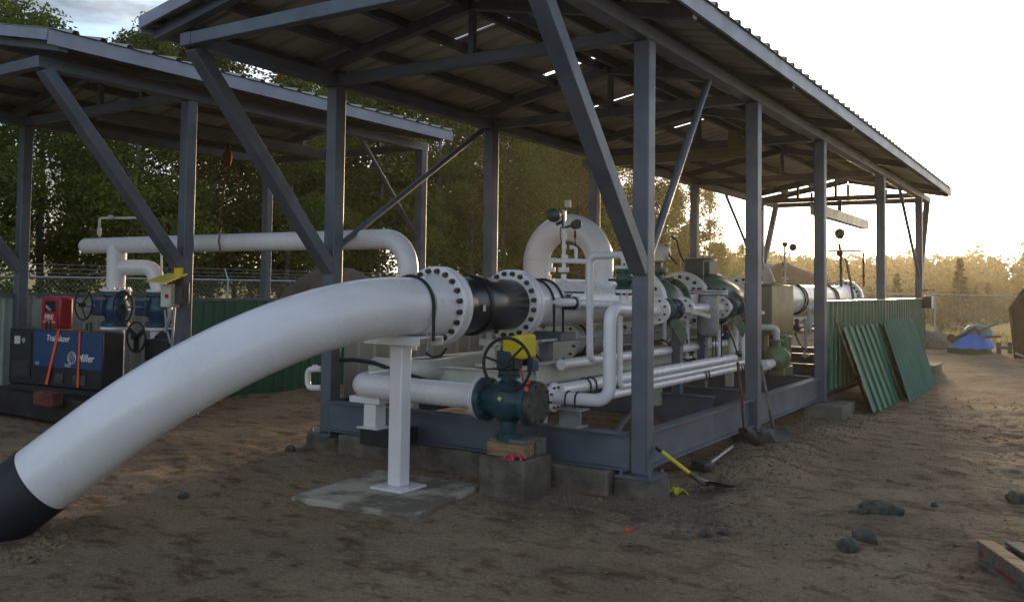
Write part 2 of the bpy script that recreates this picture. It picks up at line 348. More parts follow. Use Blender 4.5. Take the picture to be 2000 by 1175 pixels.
# ------------------------------------------------------------------ steel shelters
COLY = [7.01, 10.04, 13.11, 17.63, 22.13]
def shelter(name, label, xr, xl, cols, y0, y6, zt, eave, gaps, knee_far, braces, wdt, fas=True):
    """xr / xl: outer faces of the right columns / right faces of the left ones"""
    t = thing(name, label, 'shelter', (xr, cols[0], 0)); W = wdt; zb = .015
    for x1 in (xr, xl):
        for y1 in cols:
            c = MB().box((x1-W, y1, zb), (x1, y1+W, zt)).build('column', 'steel', t, bev=.012)
            MB().box((x1-W-.10, y1-.09, zb-.022), (x1+.09, y1+W+.1, zb)).hexs((x1-W/2, y1+W/2, zb), Za, .185, 4, .016, .035, .5).build('base_plate', 'steel', c)
        MB().box((x1-W+.002, y0, zt), (x1-.002, y6, zt+.125)).build('edge_beam', 'steel', t, bev=.01)
    xm = (xr-W+xl)/2; er, el = xr+eave, xl-W-eave; ze = zt+.30; sl = (zt+.74-ze)/(er-xm)
    fr = [y0]+list(cols)+([y6-W] if y6-cols[-1] > .8 else [])
    for i, y1 in enumerate(fr):
        lowz = zt+.003
        MB().box((xl+.002, y1+.004, lowz), (xr-W-.002, y1+.1, lowz+.118)).build('cross_beam', 'steel', t, bev=.008)
        for sg, e in ((1, er), (-1, el)):
            b0 = V((e-sg*.02, y1+.055, ze-.125)); b1 = V((xm+sg*.02, y1+.055, ze-.125+sl*abs(e-xm)))
            MB().bar(b0, b1, .10, .12).build('rafter', 'steel', t, bev=.008)
        for q in ((-.9, 0, .9) if y1 >= fr[-2] else (0,) if i else ()):
            MB().bar((xm+q, y1+.05, lowz+.118), (xm+q, y1+.05, ze-.20+sl*(er-xm-abs(q))), .06, .06).build('post', 'steel', t)
    ya, yb = y0-.12, y6+.12
    for sg, e in ((1, er), (-1, el)):
        Lx = abs(e-xm); nrm = V((sg*sl, 0, 1)).normalized(); Vd = V((-sg, 0, sl)).normalized(); lv = Lx*math.sqrt(1+sl*sl)
        for k in range(4):
            q = .12+k*(lv-.25)/3; p0 = V((e, ya+.03, ze-.062))+Vd*q; p1 = V((p0.x, yb-.03, p0.z))
            MB().bar(p0, p1, .055, .1, nrm).build('purlin', 'purlin', t)
        Fz = .15
        MB().bar((e, ya, ze-.07), (e, yb, ze-.07), .03, Fz).build('fascia', 'fascia', t)
        cuts = [0]+[q for g in gaps if g[3] == sg for q in (abs(e-g[1])*math.sqrt(1+sl*sl)/lv, abs(e-g[2])*math.sqrt(1+sl*sl)/lv)]+[1]
        cuts = sorted(set(round(c, 4) for c in cuts)); uc = [q-ya for g in gaps if g[3] == sg for q in (g[0], g[0]+.05)]
        def skip(u, v_, e=e, sg=sg, lv=lv):
            y = ya+u; x = e-sg*v_/math.sqrt(1+sl*sl)
            return any(g[3] == sg and g[0] < y < g[0]+.05 and min(g[1], g[2]) < x < max(g[1], g[2]) for g in gaps)
        MB().corr(V((e+sg*.04, ya, ze+.008)), (0, 1, 0), Vd, nrm, yb-ya, lv+.03, .305, .034, .004, skip=skip, vcuts=cuts, ucuts=uc).build('roof_sheet', 'steelroof', t, smooth=20)
    for ye in (ya, yb):     # rake trim at both gable ends
        for sg, e in ((1, er), (-1, el)):
            MB().bar((e, ye, ze-.05), (xm, ye, ze-.05+sl*abs(e-xm)), .03, .11).build('rake_trim', 'fascia', t)
    for x1 in (xr, xl):
        xc = x1-W/2
        MB().bar((xc, cols[0]+.02, 1.75), (xc, y0+.10, zt+.01), .145, .13).build('knee_brace', 'steel', t, bev=.008)
        if knee_far: MB().bar((xc, cols[-1]+W-.02, 1.9), (xc, y6-.1, zt+.01), .13, .13).build('knee_brace', 'steel', t, bev=.008)
    for (x1, ya_, za, yb_, zb_, r) in braces:
        MB().cyl((x1, ya_, za), (x1, yb_, zb_), r, n=14).build('brace_tube', 'steel', t)
    return t
g = []
for yg, xa, xb in ((7.90, -6.1, -4.72), (9.87, -6.1, -4.72), (11.75, -6.2, -4.72), (14.2, -6.3, -4.72), (16.6, -6.3, -4.72), (18.9, -6.3, -4.72), (20.9, -6.3, -4.72)): g.append((yg, xa, -5.02, -1))
XR, XL = -3.14, -6.80
g = [(a, b+.02, -5.0, -1) for a, b, c, d in g]+[(a, -4.94, -4.35, 1) for a, b, c, d in g[:1]]
shelter('steel_shelter', 'long grey steel shelter with gabled roof over the thick white pipe', XR, XL, COLY, 5.12, 23.6, 3.747, .42, g, True,
        [(XR-.06, 7.1, 1.78, 8.6, 3.7, .035), (XL-.06, 7.1, 1.98, 9.9, 3.72, .035), (XL-.06, 22.1, 1.9, 19.6, 3.72, .035), (XR-.06, 22.1, 1.9, 19.6, 3.72, .035)], .15)
shelter('steel_shelter', 'shorter grey steel shelter at the left above the welder', -9.0, -12.6, [6.78, 11.25], 4.96, 11.42, 3.78, .38, [], False,
        [(-9.07, 11.3, 2.3, 9.9, 3.75, .03)], .14)

def PD(x, y, dep):
    """world point of a measured photo position at a known distance along the view axis"""
    return CAM + (_F + RR*((x-CX)/FPX) + UU*((CY-y)/FPX))*dep
def G(x, y): return V((x, y, hgt(x, y)))
Xa, Ya, Za = V((1, 0, 0)), V((0, 1, 0)), V((0, 0, 1))

# ------------------------------------------------------------------ parts used by many pieces of pipework
def flange(name, par, c, ax, r, th, bore, nb, br, mt='white', bh=.02, sep=False, bm='bolt', faces=(-1, 1), ph=.5):
    """a pair of bolted discs centred on c; each bolt its own sub-part when sep"""
    d = V(ax).normalized(); mb = MB().use(mt); e = th*.08
    for s_ in (-1, 1):
        a, b = sorted((s_*.004, s_*th/2))
        mb.lathe(V(c)+d*a, d, [(0, r-e), (e, r), (b-a-e, r), (b-a, r-e)], 40)
    mb.lathe(V(c)-d*.006, d, [(0, r*.93), (.012, r*.93)], 40)
    if not sep:
        mb.use(bm)
        for s_ in faces: mb.hexs(V(c)+d*(s_*th/2), d*s_, (r+bore)/2, nb, br, bh, ph)
    f = mb.build(name, None, par)
    if sep:
        a, b, _ = frame(d)
        for s_ in faces:
            for k in range(nb):
                q = 2*math.pi*(k+ph)/nb; o = V(c)+d*(s_*th/2)+(a*math.cos(q)+b*math.sin(q))*((r+bore)/2+.01)
                MB().lathe(o, d*s_, [(0, br), (bh*.6, br), (bh*.62, br*.72), (bh*1.35, br*.70), (bh*1.4, br*.6)], 6).build('bolt', bm, f)
    return f
def ubolt(par, c, ax, r, t, base, mt='rubber', name='u_bolt'):
    a, b, d = frame(V(ax)); c = V(c); pts = [c-a*r+V((0, 0, base-c.z))]
    for k in range(19):
        q = math.pi*k/18; pts.append(c-a*(math.cos(q)*r)+b*(math.sin(q)*r))
    pts.append(c+a*r+V((0, 0, base-c.z))); return MB().tube(pts, t, 8).build(name, mt, par)
def wheel(par, c, ax, r, t=.014, spokes=3, mt='rubber', hub=.03, ph=.4, name='handwheel'):
    a, b, d = frame(V(ax)); mb = MB(); mb.torus(c, d, r, t, 44, 10)
    for k in range(spokes):
        q = 2*math.pi*(k+ph)/spokes; mb.cyl(V(c)-d*.03, V(c)+(a*math.cos(q)+b*math.sin(q))*r, t*.8, n=8)
    mb.cyl(V(c)-d*.06, V(c)+d*.025, hub, n=14); return mb.build(name, mt, par)
def body(par, c, ax, r, L, mt, stem=None, name='valve_body'):
    """valve casting: end flanges and a bulging middle"""
    d = V(ax).normalized(); f_ = min(.05, L*.12)
    pr = [(0, r*.95), (.004, r), (f_, r), (f_+.004, r*.72), (L*.25, r*.74), (L*.36, r*.92), (L*.5, r*.98), (L*.64, r*.92), (L*.75, r*.74), (L-f_-.004, r*.72), (L-f_, r), (L-.004, r), (L, r*.95)]
    mb = MB().use(mt).lathe(V(c)-d*(L/2), d, pr, 32)
    nb = 10 if r > .12 else 6
    for s_ in (-1, 1):
        mb.use('bolt'); mb.hexs(V(c)+d*(s_*(L/2-f_-.001)), -d*s_, r*.86, nb, r*.07, .02)
    if stem: mb.use(mt); mb.cyl(V(c), V(c)+V(stem)*r*1.25, r*.42, r*.34, 16); mb.cyl(V(c)+V(stem)*r*1.2, V(c)+V(stem)*r*1.38, r*.5, n=16)
    return mb.build(name, None, par)

# ------------------------------------------------------------------ the thick inlet pipe
PX = -4.87
pipe = thing('inlet_pipeline', 'thickest white pipe, curving down into the ground, with black joint between two bolted flanges', 'pipe', (PX, 5.9, 0))
z0, ysb, Rb, T, tl, rp = 1.418, 5.805, 2.466, 1.046, -.768, .247
ev = V((math.sin(tl), 0, -math.cos(tl))); s0 = V((PX, ysb, z0)); bd = V((0, -1, 0))
arc = [s0+V((0, .18, 0))]+[s0+bd*(Rb*math.sin(a))+ev*(Rb*(1-math.cos(a))) for a in [T*k/40 for k in range(41)]]
td = bd*math.cos(T)+ev*math.sin(T); arc.append(arc[-1]+td*.476)
pb = MB().tube(arc, rp, 64).build('pipe_bend', 'white', pipe)
e0 = arc[-1]
def ringat(i, name):
    c_ = arc[i]; t_ = (arc[i+1]-arc[i-1]).normalized(); MB().torus(c_, t_, rp-.0005, .0028, 60, 6).build(name, 'white', pipe)
ringat(14, 'weld_seam'); ringat(30, 'weld_seam')
M['ruststain'] = mat('thin rust run', (.42, .33, .22), .6, 0, .2, 30, col2=(.62, .57, .5))
def stain(i, ang, wd_, ln, name, mt):
    t_ = (arc[i+1]-arc[i-1]).normalized(); a_ = t_.cross(Za).normalized(); b_ = a_.cross(t_).normalized()
    mb = MB(); n_ = 14; vs = []; fs = []
    for k in range(n_+1):
        q_ = ang-ln*k/n_; w_ = wd_*(1-k/n_)**.7*(1+.3*math.sin(k*2.1)); nn = a_*math.cos(q_)+b_*math.sin(q_); p_ = arc[i]+nn*(rp+.0012)
        vs += [p_-t_*w_, p_+t_*w_]
    for k in range(n_): fs.append((2*k, 2*k+1, 2*k+3, 2*k+2))
    mb.add(vs, fs).build(name, mt, pipe)
MB().tube([e0-td*.012, e0+td*.004, e0+td*.5, e0+td*1.1], [rp+.001, rp+.005, rp+.006, rp+.006], 64).build('wrapped_end', 'matblack', pipe)
MB().lathe((PX, 6.02, z0), Ya, [(0, rp), (.006, rp+.004), (.012, rp), (.14, rp+.010), (.235, rp+.04), (.25, rp+.04)], 48).build('flange_hub', 'white', pipe)
flange('flange', pipe, (PX, 6.345, z0), Ya, .35, .14, rp, 20, .026, sep=True, bh=.03, faces=(-1,), bm='bolt')
MB().lathe((PX, 6.415, z0), Ya, [(0, .26), (.02, .276), (.17, .276), (.19, .262), (.40, .268), (.42, .287), (.50, .287), (.52, .262), (.74, .262), (.76, .25), (1.09, .25)], 48).build('isolating_joint', 'black', pipe)
MB().torus((PX, 6.80, z0), Ya, .276, .006, 60, 6).build('joint_ring', 'rubber', pipe)
tg = MB().bar((PX+.275, 6.66, z0-.02), (PX+.275, 6.70, z0-.02), .004, .06); tg.build('name_plate', 'cream', pipe)
flange('flange', pipe, (PX, 7.575, z0), Ya, .35, .14, rp, 20, .026, sep=True, bh=.03, faces=(-1,), bm='bolt')
MB().lathe((PX, 7.64, z0), Ya, [(0, rp+.05), (.02, rp+.05), (.16, rp+.008), (.3, rp)], 48).build('flange_hub', 'white', pipe)
MB().cyl((PX, 7.8, z0), (PX, 10.25, z0), rp, n=48).build('pipe_run', 'white', pipe)
for y_ in (7.97, 8.16): ubolt(pipe, (PX, y_, z0), Ya, rp+.012, .013, 1.13)
ubolt(pipe, (PX, 5.955, z0), Ya, rp+.012, .014, 1.13)
# stub outlet with its flange in front of the main run
zs = 1.47
MB().tube(route([(PX, 8.0, zs-.03), (-4.5, 8.0, zs-.03), (-4.5, 8.16, zs-.03)], .08), .045, 14).build('branch_stub', 'white', pipe)

st = thing('pipe_support', 'white square post on a concrete slab under the thick curved pipe', 'pipe support', (PX-.06, 5.93, -.1))
bx, by = PX-.07, 5.93
MB().box((bx-.17, by-.17, -.122), (bx+.17, by+.17, -.102)).build('base_plate', 'white', st, bev=.003)
MB().box((bx-.068, by-.068, -.102), (bx+.068, by+.068, 1.09)).build('post', 'white', st, bev=.012)
br = MB(); br.box((bx-.30, by-.14, 1.155), (bx+.31, by+.19, 1.167)); br.box((bx-.30, by-.14, 1.093), (bx+.31, by-.128, 1.155)); br.box((bx-.30, by+.178, 1.093), (bx+.31, by+.19, 1.155))
br.build('saddle_channel', 'white', st, bev=.002)
MB().cyl((bx+.27, by+.02, 1.05), (bx+.27, by+.02, 1.2), .012, n=8).build('bolt', 'galv', st)
# slab and foundation
sl = MB(); q = [(-5.46, 5.2), (-4.275, 5.30), (-4.43, 6.46), (-5.58, 6.41)]
top = [(x, y, -.124) for x, y in q]; bot = [(x, y, -.26) for x, y in q]
sl.add(bot+top, [(3, 2, 1, 0), (4, 5, 6, 7), (0, 1, 5, 4), (1, 2, 6, 5), (2, 3, 7, 6), (3, 0, 4, 7)])
tag(sl.build('concrete_slab', 'slab', base=(-4.95, 5.8, -.26), bev=.015), 'flat pale concrete slab flush with the dirt under the white post', 'slab')
ft = MB().box((-6.52, 6.84, -.5), (-3.42, 7.2, .048))
tag(ft.build('concrete_footing', 'concrete2', base=(-4.9, 7, -.5), bev=.02), 'long low concrete footing under the front beam of the skid', 'footing')
for i, y_ in enumerate(COLY):
    for xx in ((XR,) if i else (XR, XL)):
        c = MB().lathe((xx-.08, y_+.08, -.45), Za, [(0, .25), (.42, .24), (.44, .20)], 24)
        o = c.build('concrete_pier', 'concrete2', base=(xx-.08, y_+.08, -.45), smooth=50)
        tag(o, ['short round concrete pier under the nearest right column', 'concrete pier under the second right column, beside the two upright shovels', 'concrete pier under the third right column by the green wall', 'concrete pier under the fourth right column, behind the green wall', 'concrete pier under the last right column', ][i] if xx == XR else 'short round concrete pier under the nearest left column of the long shelter', 'concrete pier', 'piers under the shelter columns')

# ------------------------------------------------------------------ grey skid under the long shelter
sk = thing('steel_skid', 'grey steel beam frame at ground level inside the long shelter', 'skid', (-4.97, 7, .05))
MB().ibeam((XL+.01, 7.0, .205), (XR-.155, 7.0, .205), .31, .14, .014).build('front_beam', 'steel', sk, bev=.002)
for i in range(4):
    MB().ibeam((-3.235, COLY[i]+.155, .205), (-3.235, COLY[i+1]-.005, .205), .31, .13, .014).build('side_beam', 'steel', sk, bev=.002)
    MB().ibeam((XL-.085, COLY[i]+.155, .205), (XL-.085, COLY[i+1]-.005, .205), .31, .13, .014).build('side_beam', 'steel', sk, bev=.002)
for (xa, y_) in ((-3.66, 10.05), (-3.65, 10.93), (-3.4, 13.3), (-3.4, 15.5), (-3.4, 18), (-3.4, 20)):
    MB().ibeam((xa, y_, .205), (XL, y_, .205), .29, .12, .012).build('cross_beam', 'steel', sk, bev=.002)
for x_, y_, zt in ((-4.11, 10.05, 1.33), (-4.13, 10.93, 1.25), (-4.75, 8.05, 1.05), (-4.1, 13.3, 1.3)):
    MB().box((x_-.055, y_-.055, .352), (x_+.055, y_+.055, zt)).build('stand_post', 'steel', sk, bev=.006)
MB().box((-5.15, 7.92, 1.05), (-4.5, 8.24, 1.13)).build('saddle_channel', 'steel', sk, bev=.004)
MB().bar((-3.5, 7.1, .3), (-4.3, 9.4, .3), .03, .03).build('tie_rod', 'steel', sk)
tag(MB().box((-3.98, 6.93, .362), (-3.76, 7.13, .372)).box((-3.98, 6.99, .372), (-3.76, 7.0, .51)).box((-4.0, 6.92, .51), (-3.74, 7.12, .52)).build('pipe_rest', 'galv', base=(-3.87, 7.03, .362)), 'small grey pipe rest on the front skid beam under two U-bolts', 'pipe rest')
# white inner frame of the meter run
wf = thing('equipment_frame', 'off white channel frame running lengthwise under the pipe runs', 'frame', (-5, 7.4, .4))
for x_, za in ((-4.35, .78), (-5.9, .74)):
    MB().ibeam((x_, 7.2, za), (x_, 21, za), .2, .11, .012).build('rail', 'cream', wf)
for y_ in (7.28, 10, 12.6, 15.5, 18.4):
    MB().ibeam((-5.85, y_, .70), (-4.4, y_, .70), .16, .1, .01).build('cross_rail', 'cream', wf)
    for x_ in (-4.35, -5.9): MB().box((x_-.05, y_-.05, .2), (x_+.05, y_+.05, .67)).build('leg', 'cream', wf)

# ------------------------------------------------------------------ lower white pipe and its big valve on the blocks
YL = 6.45; zl = .63
lp = thing('discharge_pipe', 'waist high horizontal white pipe passing behind the white post to the big valve', 'pipe', (-5.2, YL, .3))
MB().tube(route([(-4.48, YL, zl), (-5.93, YL, zl+.005), (-5.93, 8.6, zl+.02)], .2, 12), .112, 32).build('pipe_run', 'white', lp)
flange('flange', lp, (-4.455, YL, zl), Xa, .185, .035, .11, 8, .014, faces=(-1,))
MB().lathe((-5.9, 7.0, zl), Ya, [(0, .15), (.02, .16), (.04, .16), (.06, .15)], 28).build('collar', 'cream', lp)
# its short support
s2 = thing('pipe_support', 'short stubby white post under the elbow of the lower pipe', 'pipe support', (-5.72, 6.5, .24))
MB().box((-5.86, 6.40, .235), (-5.60, 6.64, .248)).build('base_plate', 'white', s2)
MB().box((-5.81, 6.44, .248), (-5.66, 6.59, .47)).build('post', 'white', s2, bev=.006)
MB().box((-5.98, 6.42, .47), (-5.60, 6.62, .53)).build('saddle_channel', 'white', s2, bev=.004)
tag(MB().box((-5.80, 6.38, .09), (-5.45, 6.83, .233)).build('rubber_block', 'rubber', base=(-5.4, 6.55, -.02), bev=.01), 'black block on the footing under the stubby white post', 'block')

gv = thing('gate_valve', 'big blue green valve with black handwheel and yellow actuator on concrete block', 'valve', (-4.17, YL, .3))
vc = V((-4.17, YL, zl-.01))
body(gv, vc, Xa, .19, .5, 'teal', stem=Za)
MB().use('gunmetal').lathe((-3.92, YL, zl-.01), Xa, [(0, .18), (.004, .186), (.045, .186), (.05, .18)], 36).hexs((-3.87, YL, zl-.01), Xa, .155, 10, .014, .02).build('blind_flange', None, gv)
MB().cyl(vc-Za*.15, vc-Za*.33, .08, .07, 18).cyl(vc-Za*.27, vc-Za*.33, .11, n=18).build('bottom_cap', 'teal', gv)
MB().lathe(vc+Za*.20, Za, [(0, .10), (.02, .1), (.03, .055), (.14, .05), (.15, .075), (.27, .075), (.28, .05)], 20).build('bonnet', 'teal', gv)
wc = P(990, 711, 'y', 6.17)
MB().cyl(wc+V((0, .02, 0)), V((vc.x, YL, wc.z)), .022, n=12).box((vc.x-.07, YL-.10, wc.z-.07), (vc.x+.09, YL+.08, wc.z+.09)).build('gearbox', 'teal', gv, bev=.012)
wheel(gv, wc, V((-.12, 1, 0)), .215, .0135, 3, ph=.12)
ac = P(1010, 675, 'y', 6.42)
a0 = MB(); av = [ac+V(q_) for q_ in ((-.125, -.05, -.085), (.11, -.09, -.115), (.135, .12, -.10), (-.10, .14, -.08), (-.13, -.05, .06), (.09, -.09, .105), (.12, .12, .11), (-.10, .14, .085))]
a0.add(av, [(3, 2, 1, 0), (4, 5, 6, 7), (0, 1, 5, 4), (1, 2, 6, 5), (2, 3, 7, 6), (3, 0, 4, 7)])
a0.build('actuator', 'yellow', gv, bev=.028, smooth=60)
MB().cyl(ac-Za*.19+V((0, 0, 0)), ac-Za*.08, .045, n=14).build('actuator_mount', 'gunmetal', gv)
MB().box((ac.x+.10, 6.42, ac.z-.21), (ac.x+.17, 6.5, ac.z-.12)).build('junction_box', 'blue', gv, bev=.006)
tw = P(1019, 722, 'y', 6.2)
MB().bar(tw, tw+V((.01, 0, -.05)), .012, .02).use('red').bar(tw+V((.01, 0, -.05)), tw+V((.012, 0, -.09)), .012, .016).build('wire_tag', 'cream', gv)
for a_, k in ((P(1031, 745, 'y', 6.26), 'orange'), (P(1028, 759, 'y', 6.25), 'orange'), (P(976, 778, 'y', 6.25), 'tape')):
    MB().lathe(a_, V((.2, -1, .1)), [(0, .022), (.004, .022)], 7 if k == 'orange' else 4).build('paint_mark', k, gv)
# what it rests on
cb = MB().box((-4.36, 6.28, -.2), (-3.90, 6.74, .16)); cbo = cb.build('concrete_block', 'concrete2', base=(-4.1, 6.5, -.2), bev=.02)
tag(cbo, 'rough grey concrete block standing on the dirt under the big valve', 'block')
tag(MB().box((-4.33, 6.36, .162), (-3.96, 6.54, .275)).build('timber_block', 'wood', base=(-4.1, 6.4, .162), bev=.006), 'pale timber offcut with pink flagging on the rough concrete block', 'timber')
tag(MB().box((-4.30, 6.36, .277), (-3.95, 6.6, .31)).box((-4.36, 6.56, .162), (-3.95, 6.72, .30)).build('timber_block', 'greywood', base=(-4.1, 6.5, .162), bev=.005), 'dark grey timber packing directly beneath the big valve', 'timber')
def ribbon(name, label, c, mt, n=9, s_=.05, flat=.4, cat='flagging tape'):
    mb = MB(); rr = random.Random(hash(label) % 999 if False else len(label))
    for k in range(n):
        q = rr.uniform(0, 6.28); p = V(c); d = V((math.cos(q), math.sin(q), 0)); pts = []
        for i in range(6): pts.append(p+d*(s_*i/2.5)+V((rr.uniform(-.008, .008), rr.uniform(-.008, .008), max(.003, flat*s_*math.sin(i/5*3.0)*rr.uniform(.6, 1.2)))))
        for i in range(5): mb.bar(pts[i], pts[i+1]+(pts[i+1]-pts[i])*.05, .018, .0015)
    return tag(mb.build(name, mt, base=c), label, cat)
ribbon('flagging_tape', 'bright pink tangle of ribbon on the concrete block by the timber', V((-4.02, 6.325, .165)), 'pink', 14, .05, .7)

# small line from the valve to the two risers
xa = -3.72
rz = thing('riser_pipe', 'stout white riser beside the nearest right column, bent at foot and head', 'pipe', (-3.51, 7.05, .5))
ra = P(1190, 779, 'y', 7.05); ya = P(1213, 604, 'x', ra.x).y
MB().tube(route([(-4.05, 7.05, .60), (ra.x, 7.05, .61), (ra.x, 7.05, 1.41), (ra.x, 8.05, 1.385)], .125, 10), .057, 24).build('pipe_run', 'white', rz)
for x_ in (-3.92, -3.82): ubolt(rz, (x_, 7.05, .60), Xa, .066, .008, .53)
flange('flange', rz, (-4.07, 7.05, .60), Xa, .13, .03, .06, 8, .011, faces=(1,))
flange('flange', rz, (ra.x, 8.07, 1.385), Ya, .135, .04, .06, 8, .012, faces=(-1,))
yt = 7.42; xt = ra.x-.0
MB().cyl((xt-.04, yt, 1.40), (xt-.04, yt, 1.56), .05, n=18).build('tee_neck', 'white', rz)
flange('flange', rz, (xt-.04, yt, 1.565), Za, .095, .03, .05, 8, .010, faces=(-1,))
gvs = thing('gate_valve', 'small dark green valve between two white flanges left of the nearest right column', 'valve', (xt-.04, yt, 1.58))
body(gvs, (xt-.04, yt, 1.675), Za, .085, .185, 'green', stem=Xa)
MB().cyl((xt-.20, yt, 1.67), (xt-.10, yt, 1.67), .011, n=8).build('lever', 'rubber', gvs)
MB().cyl((xt+.05, yt, 1.67), (xt+.12, yt, 1.67), .03, n=12).build('gland', 'green', gvs)
rb_ = thing('small_riser_pipe', 'thin white riser looping over the top to the small dark green valve', 'pipe', (-3.75, 7.42, .8))
b1 = P(1152, 499, 'y', yt); b2 = P(1153, 700, 'y', yt)
MB().tube(route([(b1.x+.02, 7.7, b2.z-.02), (b1.x+.01, yt, b2.z-.01), (b1.x, yt, b1.z+.0), (xt-.04, yt, b1.z+.005), (xt-.04, yt, 1.79)], .075, 9), [.031]*11+[.034]*10+[.044]*0+[.034]*9+[.034]*1 if False else .034, 18).build('pipe_run', 'white', rb_)
flange('flange', rb_, (xt-.04, yt, 1.785), Za, .095, .03, .05, 8, .010, faces=(1,))
flange('flange', rb_, (b1.x+.03, 7.72, b2.z-.02), Ya, .075, .03, .035, 6, .01, faces=(-1,))
rc = thing('small_riser_pipe', 'second thin white riser just behind the stout one, turning back low down', 'pipe', (-3.4, 8, .5))
c1 = P(1211, 640, 'y', 7.9); c2 = P(1211, 755, 'y', 7.9)
MB().tube(route([(c1.x, 7.9, 1.35), (c1.x, 7.9, c2.z), (c1.x, 12.1, c2.z)], .07, 8), .028, 14).build('pipe_run', 'white', rc)
# little valve on the main run
lv = thing('gate_valve', 'small blue valve with bar handle in front of the thick pipe, past the flanges', 'valve', (-4.5, 8.26, zs))
lc = P(1111, 592, 'y', 8.27); body(lv, lc, V((.25, 1, 0)), .07, .16, 'blue', stem=Za)
MB().cyl(lc+V((-.06, 0, .115)), lc+V((.12, .12, .115)), .009, n=8).build('lever', 'rubber', lv)
bl = thing('branch_pipe', 'thin white branch in front of the thick pipe from the blue valve to the riser', 'pipe', lc)
l2 = P(1232, 597, 'y', 9.3); MB().cyl(lc+V((.03, .12, 0)), V((l2.x, 9.3, l2.z)), .042, n=18).build('pipe_run', 'white', bl)
flange('flange', bl, lc+V((.022, .105, 0)), V((.25, 1, 0)), .075, .03, .04, 8, .009, faces=(-1, 1))

# ------------------------------------------------------------------ arch, instruments
ar = thing('arch_pipe', 'tall white pipe arch rising behind the thick pipe', 'pipe', (-5.3, 9.48, .6))
MB().tube(route([(-5.745, 9.48, .5), (-5.745, 9.48, 2.32), (PX, 9.48, 2.32), (PX, 9.48, 1.45)], .4372, 24), .165, 40).build('pipe_run', 'white', ar)
for z_ in (1.93,): MB().torus((PX, 9.48, z_), Za, .166, .004, 40, 6).torus((-5.745, 9.48, z_), Za, .166, .004, 40, 6).build('weld_seam', 'cream', ar)
it = thing('instrument_tree', 'cluster of small white valves, gauges and a transmitter standing on the thick pipe', 'instruments', (PX, 8.6, 1.65))
def ip(x, y): return P(x, y, 'y', 8.6)
f1 = MB(); f1.cyl(ip(1071, 548), ip(1071, 536), .03, n=12).cyl(ip(1101, 556), ip(1101, 535), .03, n=12)
for q in (1074, 1101): f1.cyl(ip(q, 531), ip(q, 527), .062, n=20).cyl(ip(q, 526.5), ip(q, 522), .062, n=20).cyl(ip(q, 548), ip(q, 544), .05, n=20)
f1.tube(route([ip(1074, 525), ip(1074, 508), ip(1160, 511)], .03), .028, 14).tube(route([ip(1125, 509), ip(1125, 486), ip(1118, 482)], .02), .019, 12)
f1.tube(route([ip(1101, 522), ip(1101, 470), ip(1102, 410)], .02), .02, 12).cyl(ip(1103, 505), ip(1103, 497), .04, n=8).cyl(ip(1102, 486), ip(1102, 478), .03, n=8).cyl(ip(1103, 468), ip(1103, 456), .023, n=10)
f1.build('manifold', 'white', it)
MB().bar(ip(1115, 487), ip(1115, 479), .02, .03).build('bleed_valve', 'white', it)
MB().cyl(ip(1101, 447), ip(1101, 420), .022, n=10).cyl(ip(1101, 432), ip(1087, 438), .018, n=10).cyl(ip(1101, 445), ip(1118, 440), .014, n=8).build('fitting', 'gunmetal', it)
MB().lathe(P(1083, 421, 'y', 8.55), V((.25, -1, 0)), [(0, .06), (.01, .075), (.05, .075), (.055, .065)], 28).build('pressure_gauge', 'black', it)
MB().lathe(P(1124, 439, 'y', 8.65), V((.9, -.8, .05)), [(-.05, .03), (-.03, .05), (.06, .055), (.075, .045)], 20).build('transmitter', 'gunmetal', it)
MB().cyl(ip(1123, 450), ip(1123, 462), .012, n=8).use('rust').cyl(ip(1123, 457), ip(1123, 465), .014, n=8).build('cable_gland', None, it)
MB().cyl(ip(1104, 412), ip(1104, 402), .014, n=8).build('nipple', 'rust', it)
MB().bar(ip(1109, 405), ip(1109, 391), .06, .05).build('relay_box', 'cream', it, bev=.006)
MB().tube([ip(1095, 443), ip(1094, 460), ip(1097, 475), ip(1099, 490)], .006, 6).tube([ip(1123, 463), ip(1124, 480), ip(1114, 496), ip(1104, 500)], .006, 6).build('cable', 'rubber', it)

# ------------------------------------------------------------------ second line, lower and further left
sp = thing('meter_run_pipe', 'lower white pipe with dark valve seen between the white post and the handwheel', 'pipe', (-5.75, 8, .8))
c0 = P(850, 716, 'x', -5.6)
MB().tube(route([(-6.3, 7.15, c0.z-.04), (-5.6, 7.15, c0.z-.04), (-5.6, 8.35, c0.z+.02)], .18, 10), .11, 28).build('pipe_run', 'cream', sp)
flange('flange', sp, (-5.6, 8.38, c0.z+.03), Ya, .17, .05, .11, 12, .014, mt='cream', faces=(-1,))
v2 = thing('gate_valve', 'dark blue valve low down behind the thick black joint', 'valve', (-5.6, 8.7, .85))
body(v2, (-5.6, 8.68, c0.z+.03), Ya, .17, .46, 'blue', stem=Za)
MB().lathe((-5.6, 8.68, c0.z+.2), Za, [(0, .08), (.1, .07), (.12, .11), (.24, .11), (.26, .06)], 18).build('bonnet', 'green', v2)
l3 = P(1090, 676, 'x', -5.15)
lo_ = thing('meter_run_pipe', 'fat off white lower pipe with flange and twin bands behind the handwheel valve', 'pipe', (-5.15, 9, .9))
MB().cyl((-5.15, 9.0, .98), (-5.15, 20, .98), .19, n=32).build('pipe_run', 'cream', lo_)
flange('flange', lo_, (-5.15, l3.y, .98), Ya, .27, .06, .19, 14, .018, mt='cream', faces=(-1,))
for y_ in (l3.y+.35, l3.y+.5): MB().torus((-5.15, y_, .98), Ya, .2, .013, 36, 8).build('band', 'rubber', lo_)
smf = thing('strainer_stack', 'narrow off white flanged tee standing beneath the black joint', 'pipe fitting', (-4.95, 7.9, .8))
q0 = P(955, 668, 'x', -4.95)
